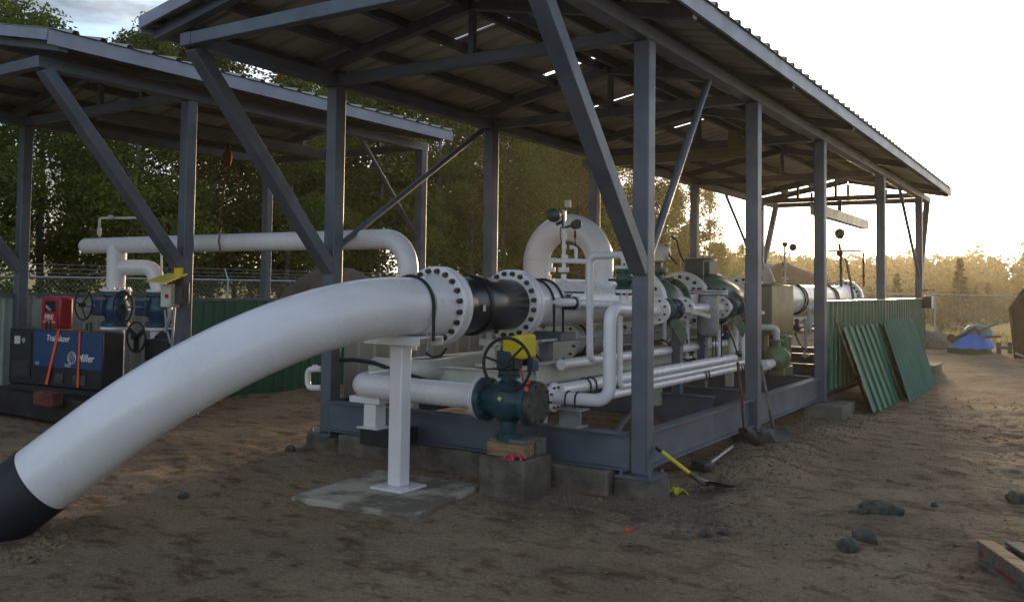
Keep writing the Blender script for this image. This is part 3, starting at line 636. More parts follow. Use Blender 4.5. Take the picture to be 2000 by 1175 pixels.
MB().lathe((q0.x, q0.y, .8), Za, [(0, .06), (.2, .06), (.25, .045), (q0.z-.83, .045), (q0.z-.829, .10), (q0.z-.80, .10), (q0.z-.799, .10), (q0.z-.77, .10), (q0.z-.769, .03), (q0.z-.70, .03), (q0.z-.69, .05), (q0.z-.66, .05)], 24).build('body', 'cream', smf)
MB().box((-5.12, 7.3, .80), (-4.42, 7.5, .82)).build('deck_plate', 'cream', wf)

# ------------------------------------------------------------------ big green equipment further down the main line
ml = thing('outlet_pipeline', 'far half of the thick white line, ending in a bolted blind flange under the hoist', 'pipe', (PX, 13, 1))
MB().cyl((PX, 11.0, z0), (PX, 13.0, z0), rp, n=40).build('pipe_run', 'white', ml)
MB().cyl((PX, 13.4, z0), (PX, 22.2, z0), .285, n=44).build('pipe_run', 'white', ml)
for y_, r_ in ((10.5, .42), (12.05, .42), (13.3, .42), (14.85, .42)): flange('flange', ml, (PX, y_, z0), Ya, r_, .12, .27, 18, .028, bh=.03, faces=(-1, 1))
flange('flange', ml, (PX, 22.25, z0), Ya, .43, .2, .27, 20, .03, bh=.035, faces=(-1, 1), sep=False)
MB().lathe((PX, 20.9, z0), Ya, [(0, .285), (.9, .30), (1.1, .34)], 36).build('flange_hub', 'white', ml)
for y_ in (15.35, 15.55, 17.6, 17.8, 20.2, 20.4): MB().torus((PX, y_, z0), Ya, .298, .014, 44, 8).build('band', 'rubber', ml)
bv = thing('ball_valve', 'large green valve on the main line just right of the nearest right column', 'valve', (PX, 11.2, z0))
body(bv, (PX, 11.1, z0), Ya, .33, 1.0, 'green', stem=Za)
MB().lathe((PX, 11.1, z0+.36), Za, [(0, .13), (.05, .15), (.06, .10), (.16, .10), (.18, .14), (.24, .14), (.25, .06)], 24).build('bonnet', 'green', bv)
a1 = P(1290, 505, 'y', 11.2)
MB().box((PX-.12, 10.98, 2.02), (PX+.12, 11.25, 2.16)).build('gearbox', 'green', bv, bev=.02)
MB().lathe(P(1265, 495, 'y', 11.0), V((1, .1, 0)), [(0, .10), (.04, .12), (.24, .12), (.3, .08)], 20).build('motor', 'cream', bv)
MB().bar(P(1287, 510, 'y', 10.9), P(1287, 494, 'y', 10.9), .12, .12).build('relay_box', 'cream', bv, bev=.01)
MB().tube([P(1283, 497, 'y', 11), P(1286, 483, 'y', 11), P(1300, 478, 'y', 11), P(1308, 500, 'y', 11), P(1322, 516, 'y', 11)], .014, 8).tube([P(1312, 462, 'y', 11), P(1322, 470, 'y', 11), P(1328, 495, 'y', 11), P(1336, 512, 'y', 11)], .012, 8).build('cable', 'rubber', bv)
cv = thing('control_valve', 'light green valve bonnet with boxy blue green actuator in the middle of the line', 'valve', (PX, 12.7, z0))
body(cv, (PX, 12.68, z0), Ya, .40, 1.1, 'green', stem=None)
q1 = P(1395, 565, 'y', 12.6)
MB().lathe((PX+.12, 12.2, z0+.02), V((.15, 1, 0)), [(0, .32), (.12, .36), (.4, .37), (.8, .31), (1.1, .24), (1.3, .14)], 32).build('dome', 'green', cv)
q2 = P(1368, 521, 'y', 12.4); MB().box((q2.x-.19, 12.25, q2.z-.12), (q2.x+.19, 12.6, q2.z+.12)).build('actuator', 'teal', cv, bev=.02)
MB().lathe((q2.x, 12.42, q2.z-.4), Za, [(0, .14), (.28, .10)], 18).build('yoke', 'teal', cv)
tb = MB()
for pts in ([(1329, 560), (1329, 504), (1392, 504), (1392, 512)], [(1374, 550), (1374, 509), (1391, 509)]):
    tb.tube(route([P(x, y, 'y', 12.1) for x, y in pts], .02, 4), .008, 6)
tb.build('tubing', 'galv', cv)
# grey vessel with small flanges on both sides
gc = thing('filter_vessel', 'grey upright filter vessel with flat square lid between the second and nearest column', 'vessel', (-4, 10.8, 1))
q3 = P(1384, 600, 'x', -4.0)
MB().lathe((-4.0, q3.y, 1.0), Za, [(0, .05), (.03, .11), (.08, .13), (.52, .13), (.53, .13)], 28).build('shell', 'galv', gc)
MB().lathe((-4.0, q3.y, 1.53), Za, [(0, .235), (.022, .235), (.023, .1), (.03, .1), (.031, .235), (.055, .235)], 36).build('lid_flange', 'galv', gc)
MB().hexs((-4.0, q3.y, 1.585), Za, .20, 10, .02, .03).build('lid_bolts', 'rust', gc)
MB().cyl((-4.0, q3.y, 1.0), (-4.0, q3.y, .86), .035, n=12).lathe((-4.0, q3.y, .9), Za, [(0, .06), (.03, .06)], 12).build('drain', 'galv', gc)
for a_ in ((-1, 'flange'), (1, 'flange')):
    pass
sb = thing('side_branch', 'white flanged branch line passing either side of the grey filter vessel', 'pipe', (-4.0, 9.6, 1.37))
zb_ = 1.36
for px, r_ in ((1278, .14), (1350, .14), (1422, .14)):
    y_ = P(px, 610, 'x', -3.9).y; flange('flange', sb, (-4.0, y_, zb_), Ya, r_, .045, .07, 8, .014, faces=(-1, 1))
for a_, b_ in (((-4.0, 8.7, zb_), (-4.0, 9.3, zb_)), ((-4.0, 9.75, zb_), (-4.0, q3.y-.1, zb_)), ((-4.0, q3.y+.1, zb_), (-4.0, 12.0, zb_)), ((-4.0, 12.0, zb_), (PX, 12.9, zb_))): MB().cyl(a_, b_, .06, n=20).build('pipe_run', 'white', sb)
for k, (py_, lab) in enumerate(((9.55, 'blue ball valve with long flat lever right of the nearest right column'), (11.7, 'blue ball valve with long flat lever right of the grey filter vessel'))):
    v = thing('lever_valve', lab, 'valve', (-4.0, py_, zb_), 'lever valves on the side branch')
    body(v, (-4.0, py_, zb_), Ya, .125, .3, 'teal', stem=None)
    MB().cyl((-4.0, py_, zb_), (-3.83, py_, zb_), .05, n=14).build('stem', 'blue', v)
    MB().bar((-3.82, py_, zb_+.0), (-3.80, py_+.75, zb_-.09), .012, .045).build('lever', 'galv', v)
    MB().bar((-3.98, py_+.02, zb_-.1), (-3.93, py_+.28, zb_-.36), .012, .16).build('stay_plate', 'green', v)
# runs of small bore pipe along the skid
for (x_, z_, r_, ya_, yb_, lab, ubs) in ((-3.85, .57, .042, 7.3, 12.6, 'lowest thin white pipe along the skid, held by twin U-bolts', (10.2, 10.3, 11.5, 11.6)),
                                  (-4.05, .66, .062, 7.1, 11.9, 'thicker white pipe just above the lowest thin one', (7.6, 7.72)),
                                  (-4.2, .86, .05, 7.4, 13.5, 'upper small white pipe running past both grey stand posts', ())):
    t_ = thing('small_bore_pipe', lab, 'pipe', (x_, ya_, z_), 'small white pipes along the skid')
    MB().cyl((x_, ya_, z_), (x_, yb_, z_), r_, n=18).build('pipe_run', 'white', t_)
    for u in ubs: ubolt(t_, (x_, u, z_), Ya, r_+.008, .008, z_-.07)
for px, y_ in ((1383, 11.1), (1398, 11.2), (1411, 11.3)):
    pass
tubes = MB()
for px in (1392, 1398, 1409): tubes.cyl(P(px, 655 if px < 1400 else 630, 'y', 11.2), P(px, 697, 'y', 11.2), .009, n=6)
tag(tubes.build('drain_tubes', 'rubber', base=(-3.9, 11.2, .6)), 'thin dark drain tubes hanging below the grey filter vessel', 'tubing')
fp = thing('flanged_tee', 'small off white flanged upright tee left of the second right column', 'pipe fitting', (-4.0, 12.0, .7))
q4 = P(1428, 672, 'y', 12.0)
MB().cyl((q4.x, 12.0, .62), (q4.x, 12.0, 1.05), .05, n=16).lathe((q4.x, 12.0, .66), Za, [(0, .12), (.03, .12)], 20).lathe((q4.x, 12.0, .96), Za, [(0, .09), (.03, .09)], 20).build('body', 'cream', fp)
MB().lathe(P(1443, 690, 'y', 12.0), V((.3, -1, 0)), [(0, .04), (.05, .05), (.06, .03)], 10).build('solenoid', 'black', fp)
MB().tube([P(1442, 700, 'y', 11.9), P(1444, 712, 'y', 11.9), P(1452, 706, 'y', 11.9)], .022, 8).build('orange_cap', 'yellow', fp)
MB().tube(route([P(1450, 650, 'y', 12.4), P(1452, 712, 'y', 12.4)], .05), .045, 12).build('riser', 'white', fp)

# cabinet and pump between the second and third column
cbx = thing('control_cabinet', 'tall tan grey control cabinet in front of the thick pipe right of the second column', 'cabinet', (-4.2, 14.5, .9))
# PART3
MB().box((-4.32, 13.15, .93), (-3.9, 14.3, 1.67)).build('housing', 'cab', cbx, bev=.012)
MB().box((-4.30, 13.135, .97), (-3.93, 13.149, 1.64)).build('door', 'cab', cbx, bev=.004)
MB().box((-4.34, 13.12, 1.672), (-3.86, 14.34, 1.685)).build('rain_lid', 'cab', cbx)
MB().box((-4.2, 13.5, .35), (-4.1, 13.6, .93)).box((-4.2, 14.0, .35), (-4.1, 14.1, .93)).build('legs', 'steel', cbx)
pu = thing('pump', 'light green pump with white bent suction pipe right of the second right column', 'pump', (-3.75, 12.4, .36))
q = P(1522, 700, 'x', -3.75)
MB().lathe(V((-3.75, q.y-.35, .62)), V((0, 1, 0)), [(0, .05), (.04, .09), (.12, .16), (.3, .18), (.42, .15), (.5, .1), (.62, .1)], 20).build('casing', 'olive', pu)
MB().box((-3.86, q.y-.1, .36), (-3.64, q.y+.35, .5)).box((-3.84, q.y+.1, .6), (-3.66, q.y+.32, .93)).build('housing', 'olive', pu, bev=.02)
MB().cyl((-3.75, q.y-.12, .66), (-3.75, q.y-.12, .86), .06, n=14).lathe((-3.75, q.y-.12, .86), Za, [(0, .1), (.025, .1)], 16).build('outlet', 'olive', pu)
MB().tube(route([(-3.75, q.y-.12, .88), (-3.75, q.y-.12, 1.06), (-4.1, q.y-.45, 1.06)], .12, 8), .045, 14).build('suction_pipe', 'cream', pu)
MB().cyl((-3.75, q.y-.75, .55), (-3.75, q.y-.37, .56), .062, n=16).torus((-3.75, q.y-.55, .555), Ya, .065, .009, 20, 6).build('coupling', 'white', pu)
# far instruments standing on the main line
fi = thing('instrument_tree', 'slender gauge post on the far main line between second and third columns', 'instruments', (PX, 15, 1.7))
def jp(x, y): return P(x, y, 'y', 15.2)
m1 = MB().cyl(jp(1533, 553), jp(1533, 480), .02, n=8).tube([jp(1533, 494), jp(1546, 496), jp(1549, 490)], .012, 6).cyl(jp(1527, 545), jp(1539, 545), .02, n=8).cyl(jp(1531, 530), jp(1535, 516), .035, n=8)
m1.build('post', 'cream', fi)
MB().lathe(jp(1549, 483), V((.2, -1, 0)), [(0, .06), (.04, .065), (.05, .05)], 20).build('gauge', 'gunmetal', fi)
MB().lathe(jp(1533, 482), Za, [(0, .02), (.03, .05), (.07, .05), (.08, .03)], 12).build('transmitter', 'gunmetal', fi)
MB().tube([jp(1530, 474), jp(1519, 474), jp(1513, 483), jp(1524, 500), jp(1529, 515), jp(1530, 540)], .006, 6).build('cable', 'rubber', fi)
ff = thing('vent_pipe', 'thin brown goose neck pipe at the far end beyond the hoist chain', 'pipe', (PX, 21, 1.7))
def kp(x, y): return P(x, y, 'y', 21.4)
MB().tube(route([kp(1618, 490), kp(1686, 490), kp(1687, 560)], .08, 5), .022, 8).build('pipe_run', 'rust', ff)
MB().lathe(kp(1641, 495), V((0, -1, 0)), [(0, .07), (.05, .08)], 14).cyl(kp(1642, 490), kp(1643, 560), .03, n=8).cyl(kp(1640, 488), kp(1640, 476), .03, n=8).cyl(kp(1629, 479), kp(1638, 479), .01, n=6).build('valve', 'gunmetal', ff)
ba = thing('brace_bracket', 'off white bolted bracket arm on the main line left of the second column top', 'bracket', (PX, 14.6, 1.7))
MB().bar(P(1492, 522, 'y', 14.6), P(1505, 553, 'y', 14.6), .07, .16).cyl(P(1488, 520, 'y', 14.5), P(1505, 521, 'y', 14.7), .05, n=10).build('arm', 'cream', ba)

# ------------------------------------------------------------------ lifting gear
hb = thing('hoist_beam', 'off white lifting beam slung below the roof at the far gable', 'beam', (PX, 21, 3.2))
p0 = P(1625, 404, 'y', 20.0); p1 = P(1686, 424, 'y', 18.6)
MB().box((-5.05, 19.8, 3.24), (-4.87, 25.2, 3.48)).build('runway', 'cream', hb, bev=.004)
for y_ in (20.2, 22.16): MB().box((-5.0, y_, 3.5), (-4.92, y_+.08, 3.75)).build('hanger', 'steel', hb)
cbm = thing('crane_beam', 'off white cross beam under the roof between the first and second right columns', 'beam', (-4.97, 12.6, 3.5))
MB().ibeam(V((XL, 12.6, 3.58)), V((XR-.9, 12.6, 3.58)), .15, .1, .012).build('beam', 'cab', cbm)
MB().box((-4.35, 12.5, 3.66), (-4.2, 12.7, 3.9)).build('hanger_plate', 'cab', cbm)
def hoist(label, top, n_l, wd, mt, zend, foot, name='chain_hoist'):
    h = thing(name, label, 'hoist', top)
    MB().torus(V(top)-Za*.07, V((1, .3, 0)), .05, .012, 20, 6).build('hook', mt, h)
    MB().lathe(V(top)-Za*.36, Za, [(0, .05), (.04, wd*.8), (.1, wd), (.18, wd), (.23, wd*.6), (.25, .03)], 14).build('hoist_body', mt, h)
    def chain(a, b, sag, name):
        mb = MB(); a = V(a); b = V(b); L = (b-a).length; n = int(L/.035)
        for i in range(n):
            f_ = i/n; p = a.lerp(b, f_)+V((sag*math.sin(math.pi*f_), 0, 0)); d = (b-a).normalized()
            mb.tube([p-d*.022, p+(Xa if i % 2 else Ya)*.010, p+d*.022, p-(Xa if i % 2 else Ya)*.010], .0045, 4, True)
        mb.build(name, mt, h)
    c = V(top)-Za*.35
    for i in range(n_l): chain(c+V((.05*(i-.5*n_l), .02*i, 0)), V(foot[i]), foot_s[i % len(foot_s)], 'chain')
    return h
foot_s = [0, .02, -.02, .03]
ht = P(1640, 437, 'y', 22.2)
hoist('grey chain hoist hanging from the beam at the far end, chains drawn to the pipe', ht, 4, .12, 'gunmetal', 0, [P(1658, 520, 'y', 20.6), P(1664, 560, 'y', 20.8), P(1650, 520, 'y', 20.4), P(1646, 470, 'y', 20.3)])
MB_s = MB().tube([P(1652, 505, 'y', 20.5), P(1660, 545, 'y', 20.7), P(1666, 580, 'y', 20.9), P(1667, 600, 'y', 20.8)], .03, 6)
tag(MB_s.build('lifting_sling', 'greywood', base=P(1667, 600, 'y', 20.8)), 'slack webbing sling between the grey chain hoist and the far pipe end', 'sling')
ht2 = P(445, 278, 'y', 9.0)
hoist('red chain hoist hanging under the left shelter roof with long loose chains', ht2, 3, .07, 'rust', 0, [P(432, 450, 'y', 8.8), P(418, 478, 'y', 8.6), P(436, 360, 'y', 9)])
tag(MB().box((ht2.x-.06, 6.9, ht2.z+.0), (ht2.x+.06, 11.1, ht2.z+.16)).build('runway_beam', 'purlin', base=(ht2.x, 9, ht2.z)), 'dark runway beam under the left shelter roof carrying the red hoist', 'beam')
for (pts, lab) in (([(437, 352), (425, 400), (418, 470)], 'left'), ([(432, 350), (429, 440), (428, 488)], 'right')):
    pass

# ------------------------------------------------------------------ left shelter equipment
YP = 7.5
oh = thing('overhead_pipe', 'long white pipe bridging from the left shelter to the main line at head height', 'pipe', (-9, YP, 1))
LX = P(160, 478, 'y', YP)
zo = 2.10
MB().tube(route([(-12.14, YP, zo), (-6.17, YP, zo), (-6.17, YP, .9)], .33, 14), .112, 32).build('pipe_run', 'white', oh)
MB().ball((-12.14, YP, zo), .112, 1.25, 1, 1, 24).build('end_cap', 'white', oh)
MB().torus((-6.17, YP, 1.72), Za, .1135, .003, 36, 6).build('weld_seam', 'cream', oh)
tz = P(228, 568, 'y', YP)
MB().cyl((-11.42, YP, zo), (-11.42, YP, 1.50), .135, .125, n=28).build('tee', 'white', oh)
MB().tube(route([(-11.42, YP, 1.79), (-10.95, YP+.25, 1.79), (-10.85, YP+.3, 1.47)], .16, 8), .11, 24).build('branch_bend', 'white', oh)
MB().tube(route([P(194, 462, 'y', YP), P(194, 426, 'y', YP), P(288, 425, 'y', YP+.2)], .04, 4), .018, 10).cyl(P(194, 458, 'y', YP), P(194, 446, 'y', YP), .032, n=10).cyl(P(213, 424, 'y', YP), P(219, 424, 'y', YP), .028, n=10).build('vent_line', 'cream', oh)
MB().cyl(P(315, 490, 'y', YP), P(315, 560, 'y', YP), .014, n=8).build('drop_line', 'cream', oh)
rope = MB().tube([P(431, 448, 'y', YP-.14), P(427, 470, 'y', YP-.16), P(430, 489, 'y', YP-.12)], .012, 6)
tag(rope.build('rope_strap', 'greywood', base=P(430, 489, 'y', YP-.12)), 'short rope tied over the overhead pipe right of the left shelter column', 'rope')
x1, y1 = -11.40, YP
sk1 = thing('pump_stand_pipe', 'white upright pipe below the left blue valve behind the welder', 'pipe', (x1, y1, .1))
MB().cyl((x1, y1, .05), (x1, y1, .97), .125, n=28).lathe((x1, y1, .93), Za, [(0, .2), (.035, .2)], 32).build('pipe_run', 'white', sk1)
MB().lathe((x1, y1, 1.455), Za, [(0, .2), (.035, .2)], 32).hexs((x1, y1, 1.488), Za, .17, 8, .014, .03).build('flange', 'white', sk1)
def stackvalve(x, y, lab, w1, w2r):
    v = thing('gate_valve', lab, 'valve', (x, y, .98), 'blue valves with handwheels in the left shelter')
    body(v, (x, y, 1.21), Za, .19, .48, 'blue', stem=None)
    MB().box((x-.22, y-.24, 1.12), (x+.02, y-.05, 1.34)).build('gearbox', 'blue', v, bev=.02)
    MB().cyl((x-.1, y-.15, 1.24), V(w1), .018, n=8).cyl((x-.02, y-.12, 1.24), V(w1), .014, n=6).build('spindle', 'galv', v)
    wheel(v, w1, Ya, w2r, .012, 3, ph=.1); return v
stackvalve(x1, y1, 'left one of two blue handwheel valves behind the red extinguisher box', P(163, 595, 'y', 7.15), .205)
x2, y2 = -10.85, YP+.3
stackvalve(x2, y2, 'right one of two blue handwheel valves, beside the left shelter column', P(240, 599, 'y', 7.25), .21)
sk2 = thing('pump_stand_pipe', 'white upright pipe below the right blue valve by the shelter column', 'pipe', (x2, y2, .1))
MB().cyl((x2, y2, .05), (x2, y2, .97), .115, n=24).lathe((x2, y2, .93), Za, [(0, .19), (.035, .19)], 28).build('pipe_run', 'white', sk2)
MB().lathe((x2, y2, 1.455), Za, [(0, .18), (.035, .18)], 28).build('flange', 'white', sk2)
rv = thing('gate_valve', 'dark low valve with black three spoke wheel right of the welder', 'valve', (-10.6, 7.4, .3))
wc2 = P(266, 658, 'y', 7.0)
wheel(rv, wc2, Ya, .19, .014, 3, ph=.25)
MB().lathe(wc2+V((.12, .2, -.1)), V((.3, 1, 0)), [(0, .12), (.1, .19), (.3, .2), (.42, .14)], 18).box((wc2.x+.1, 7.05, wc2.z-.3), (wc2.x+.55, 7.4, wc2.z-.02)).build('valve_body', 'rubber', rv, bev=.02)
sp_ = MB()
for k in range(3):
    a = 2*math.pi*(k+.25)/3; sp_.bar(wc2+V((0, .004, 0)), wc2+V((math.cos(a)*.17, .004, math.sin(a)*.17)), .008, .07)
sp_.build('wheel_web', 'rubber', rv)
bx_ = thing('switch_box', 'small grey electrical box with red button on the left shelter column', 'electrical box', (-9.2, 6.6, 1.3))
cc = P(333, 578, 'y', 6.6)
MB().box((cc.x-.12, 6.55, cc.z-.13), (cc.x+.06, 6.68, cc.z+.14)).build('housing', 'cream', bx_, bev=.012)
MB().box((cc.x+.07, 6.6, cc.z-.1), (cc.x+.19, 6.72, cc.z+.16)).build('side_box', 'gunmetal', bx_, bev=.01)
MB().cyl((cc.x+.01, 6.55, cc.z), (cc.x+.01, 6.53, cc.z), .025, n=14).build('button', 'red', bx_)
MB().tube([P(322, 605, 'y', 6.6), P(325, 640, 'y', 6.62), P(333, 670, 'y', 6.65)], .012, 6).tube([P(341, 600, 'y', 6.6), P(338, 640, 'y', 6.62), P(336, 680, 'y', 6.65)], .016, 6).tube([P(330, 596, 'y', 6.6), P(331, 616, 'y', 6.6), P(323, 648, 'y', 6.6)], .02, 6).build('conduit', 'galv', bx_)
yp = thing('yellow_cover', 'bent bright yellow sheet hung on the left shelter column above the switch box', 'cover', P(325, 545, 'y', 6.55))
ya_ = [P(283, 548, 'y', 6.45), P(330, 533, 'y', 6.85), P(366, 534, 'y', 6.7), P(325, 551, 'y', 6.35)]
MB().add([p for p in ya_]+[p-Za*.012 for p in ya_], [(3, 2, 1, 0), (4, 5, 6, 7), (0, 1, 5, 4), (1, 2, 6, 5), (2, 3, 7, 6), (3, 0, 4, 7)]).build('plate', 'yellow', yp)
MB().box((P(340, 540, 'y', 6.6).x, 6.6, P(340, 540, 'y', 6.6).z), (P(356, 540, 'y', 6.6).x, 6.612, P(340, 523, 'y', 6.6).z)).build('upstand', 'yellow', yp)

# welder
A0 = PD(15, 758, 11.6); A1 = PD(208, 768, 10.7); xd = V((A1.x-A0.x, A1.y-A0.y, 0)).normalized(); nd = V((xd.y, -xd.x, 0)); LW = (A1-A0).length; zb0 = .24; HW = .735
wd = thing('welding_generator', 'black and blue engine driven welder with orange straps under the left shelter', 'welder', (A0.x, A0.y, zb0))
def wbox(u0, u1, d0, d1, z0_, z1_, name, mt, bev=.01):
    vs = [V((A0.x, A0.y, 0))+xd*u-nd*d+Za*z for z in (z0_, z1_) for u, d in ((u0, d0), (u1, d0), (u1, d1), (u0, d1))]
    return MB().add(vs, [(3, 2, 1, 0), (4, 5, 6, 7), (0, 1, 5, 4), (1, 2, 6, 5), (2, 3, 7, 6), (3, 0, 4, 7)]).build(name, mt, wd, bev=bev)
wbox(0, LW*.955, .0, .30, zb0+.02, zb0+HW, 'case', 'black', .02)
wbox(.0, LW*.95, .03, .28, zb0-.06, zb0+.018, 'skid_base', 'rubber')
wbox(LW*.27, LW*.95, -.012, -.001, zb0+.27, zb0+HW-.02, 'cover_panel', 'welder', .004)
wbox(LW*.04, LW*.24, -.010, -.001, zb0+.1, zb0+HW-.06, 'control_panel', 'rubber', .004)
wbox(LW*.07, LW*.13, -.02, -.011, zb0+HW-.2, zb0+HW-.1, 'meter', 'cream', .002)
for k, (a, b) in enumerate(((.5, .58), (.68, .8))): wbox(LW*a, LW*b, -.014, -.001, zb0+.08, zb0+.2, 'outlet', 'gunmetal', .004)
for k in range(7): wbox(LW*.05, LW*.22, -.016, -.0105, zb0+.13+.028*k, zb0+.145+.028*k, 'louvre', 'gunmetal', .001)
wbox(LW*.60, LW*.66, -.02, -.0125, zb0+.29, zb0+.33, 'latch', 'galv', .002)
wbox(LW*.30, LW*.34, -.02, -.0125, zb0+.29, zb0+.33, 'latch', 'galv', .002)
MB().lathe(V((A0.x, A0.y, 0))+xd*(LW*.17)+nd*.011+Za*(zb0+HW-.15), nd, [(0, .035), (.012, .035)], 18).build('dial', 'galv', wd)
fr = V((A0.x, A0.y, 0))+nd*.0135
text('Trailblazer', .105, fr+xd*(LW*.40)+Za*(zb0+HW-.135), xd, Za, 'white', 'lettering', wd, .001, .25)
text('Miller', .13, fr+xd*(LW*.72)+Za*(zb0+.37), xd, Za, 'white', 'lettering', wd, .001, .2)
lg = MB(); cl = fr+xd*(LW*.665)+Za*(zb0+.405)
lg.torus(cl, nd, .072, .006, 36, 6)
for k in (-1, 0, 1): lg.bar(cl+xd*(.036*k-.02)-Za*.05, cl+xd*(.036*k+.02)+Za*.05, .003, .018, nd)
lg.build('emblem', 'white', wd)
text('ARC', .04, V((A0.x, A0.y, 0))+nd*.0115+xd*(LW*.06)+Za*(zb0+.42), xd, Za, 'fascia', 'lettering', wd, .001) if False else None
for a in (.31, .72): MB().tube([fr+xd*LW*a-nd*.12+Za*(zb0+HW), fr+xd*LW*a-nd*.12+Za*(zb0+HW+.09), fr+xd*(LW*a+.07)-nd*.12+Za*(zb0+HW+.1), fr+xd*(LW*a+.08)-nd*.12+Za*(zb0+HW)], .015, 6).build('lift_hook', 'rubber', wd)
for (u0, z0_, u1, z1_, w_) in ((.53, HW, .42, .05, .045), (.74, HW, .735, .05, .03)):
    p0 = fr+xd*(LW*u0)+nd*.006+Za*(zb0+z0_); p1 = fr+xd*(LW*u1)+nd*.006+Za*(zb0+z1_)
    s_ = MB().bar(p0, p1, w_ if False else .004, w_, xd) if False else MB()
    s_.bar(p0, p1, w_, .004, nd).bar(p0-nd*.0, p0-nd*.3+Za*.004, w_, .004)
    s_.build('ratchet_strap', 'orange', wd)
pl = [PD(215+0, 762, 10.9), PD(0, 770, 11.4)]
tag(MB().box((A0.x-.5, A0.y-.15, -.1), (A1.x+.05, A0.y+.85, zb0-.062)).build('trailer_deck', 'darkbin', base=(A0.x, A0.y, -.1), bev=.01), 'low dark steel deck under the welder', 'deck')
rg = PD(92, 778, 10.6)
tag(MB().box((rg.x-.2, rg.y-.06, rg.z-.08), (rg.x+.2, rg.y+.08, rg.z+.08)).build('red_box', 'rust', base=rg, bev=.01), 'small dull red box below the orange strap of the welder', 'box')
# fire extinguisher box
E0 = PD(97, 640, 12.3); xe = xd; ne = nd
fe = thing('fire_extinguisher_box', 'red plastic fire extinguisher box with dark window above the welder', 'extinguisher box', E0-Za*.6)
def ebox(u0, u1, d0, d1, z0_, z1_, name, mt, bev):
    vs = [E0+xe*u-ne*d+Za*z for z in (z0_, z1_) for u, d in ((u0, d0), (u1, d0), (u1, d1), (u0, d1))]
    return MB().add(vs, [(3, 2, 1, 0), (4, 5, 6, 7), (0, 1, 5, 4), (1, 2, 6, 5), (2, 3, 7, 6), (3, 0, 4, 7)]).build(name, mt, fe, bev=bev)
ebox(-.2, .2, 0, .22, -.02, .43, 'case', 'red', .04)
ebox(-.17, .17, -.012, -.001, .01, .40, 'door', 'red', .02)
ebox(-.10, .13, -.016, -.0125, .225, .37, 'window', 'black', .05)
MB().tube([E0+ne*.02+xe*-.05+Za*.30, E0+ne*.02+xe*.0+Za*.26, E0+ne*.02+xe*.06+Za*.24], .02, 8).build('extinguisher', 'galv', fe)
text('FIRE', .105, E0+ne*.0135-xe*.10+Za*.115, xe, Za, 'white', 'lettering', fe, .001)
text('EXTINGUISHER', .038, E0+ne*.0135-xe*.13+Za*.07, xe, Za, 'white', 'lettering', fe, .001)
ebox(-.06, .06, .06, .16, -.75, -.02, 'post', 'steel', .004)

# low walls of the shelters
lw = thing('low_wall', 'low corrugated wall closing the back of the left shelter, white inside', 'wall', (-12.75, 8, 0))
MB().corr((-12.75, 4.9, -.2), Ya, Za, Xa, 4.75, 1.56, .2, .02, .004).build('white_sheet', 'corrwhite', lw)
MB().corr((-11.0, 8.3, -.4), Ya, Za, Xa, 4.2, 1.72, .2, .02, .004).build('green_sheet', 'corrgreen', lw)
MB().box((-11.06, 8.3, 1.322), (-10.96, 12.5, 1.36)).build('top_rail', 'steel', lw)
MB().box((-12.78, 4.9, 1.365), (-12.68, 9.6, 1.41)).build('top_rail', 'steel', lw)
gw = thing('low_wall', 'low dark green corrugated wall between the third and last right columns', 'wall', (-3.14, 17, .1))
MB().corr((-3.16, 13.30, .16), Ya, Za, Xa, 9.15, 1.275, .27, .035, .005).build('green_sheet', 'corrgreen', gw, smooth=20)
MB().box((-3.20, 13.28, 1.437), (-3.10, 22.5, 1.452)).build('cap_flashing', 'white', gw)
MB().box((-3.22, 13.3, .12), (-3.17, 22.4, .2)).build('bottom_rail', 'steel', gw)
gl = thing('low_wall', 'low white corrugated wall along the left side of the long shelter', 'wall', (-6.9, 17, .1))
MB().corr((-6.98, 7.4, .16), Ya, Za, Xa, 15, .78, .27, .035, .005).build('white_sheet', 'corrwhite', gl, smooth=20)
# flood light on the last column
fl = thing('flood_light', 'small square flood light with white rim on the last right column', 'lamp', (-3.0, 22.3, 1.4))
q = P(1812, 590, 'y', 22.1)
MB().box((q.x-.10, 22.05, q.z-.13), (q.x+.08, 22.2, q.z+.13)).build('housing', 'black', fl, bev=.015)
MB().box((q.x+.082, 22.03, q.z-.14), (q.x+.10, 22.25, q.z+.14)).build('rim', 'white', fl)
MB().box((q.x-.12, 22.0, q.z+.27), (q.x+.16, 22.3, q.z+.29)).build('hood', 'gunmetal', fl)
MB().tube([V((q.x, 22.1, q.z-.12)), V((q.x+.02, 22.1, q.z-.3)), V((q.x-.1, 22.1, q.z-.42))], .01, 6).build('cable', 'rubber', fl)

# leaning sheets
def leaning(name, label, b0, b1, t0, t1, pitch, dep, mt, kind='trap'):
    b0, b1, t0, t1 = map(V, (b0, b1, t0, t1)); U = (b1-b0); Vv = ((t0-b0)+(t1-b1))/2; n_ = U.cross(Vv).normalized()
    if n_.x < 0: n_ = -n_
    o = MB().corr(b0, U, Vv, n_, U.length, Vv.length, pitch, dep, .003, kind).build(name, mt, base=(b0+b1)/2, smooth=20)
    return tag(o, label, 'metal sheet')
g0 = P(1706, 808, 'z', -.14); g1 = V((g0.x+.05, 16.3, -.14)); t0 = P(1650, 640, 'x', -3.02); t1 = V((-3.02, t0.y+(16.3-g0.y), t0.z))
leaning('corrugated_sheet', 'wide ribbed dark green sheet leaning on the wall beside the wooden handle', g0, g1, t0, t1, .36, .03, 'corrteal')
g2 = V((g0.x+.10, 15.6, -.14)); g3 = V((g0.x+.12, 17.4, -.14)); 
b0 = MB(); t2 = V((-2.98, t0.y+(15.9-g0.y)+.2, 1.06))
mm_ = [g2, g3, V((-2.97, 18.6, 1.1)), V((-2.97, 16.9, 1.08))]
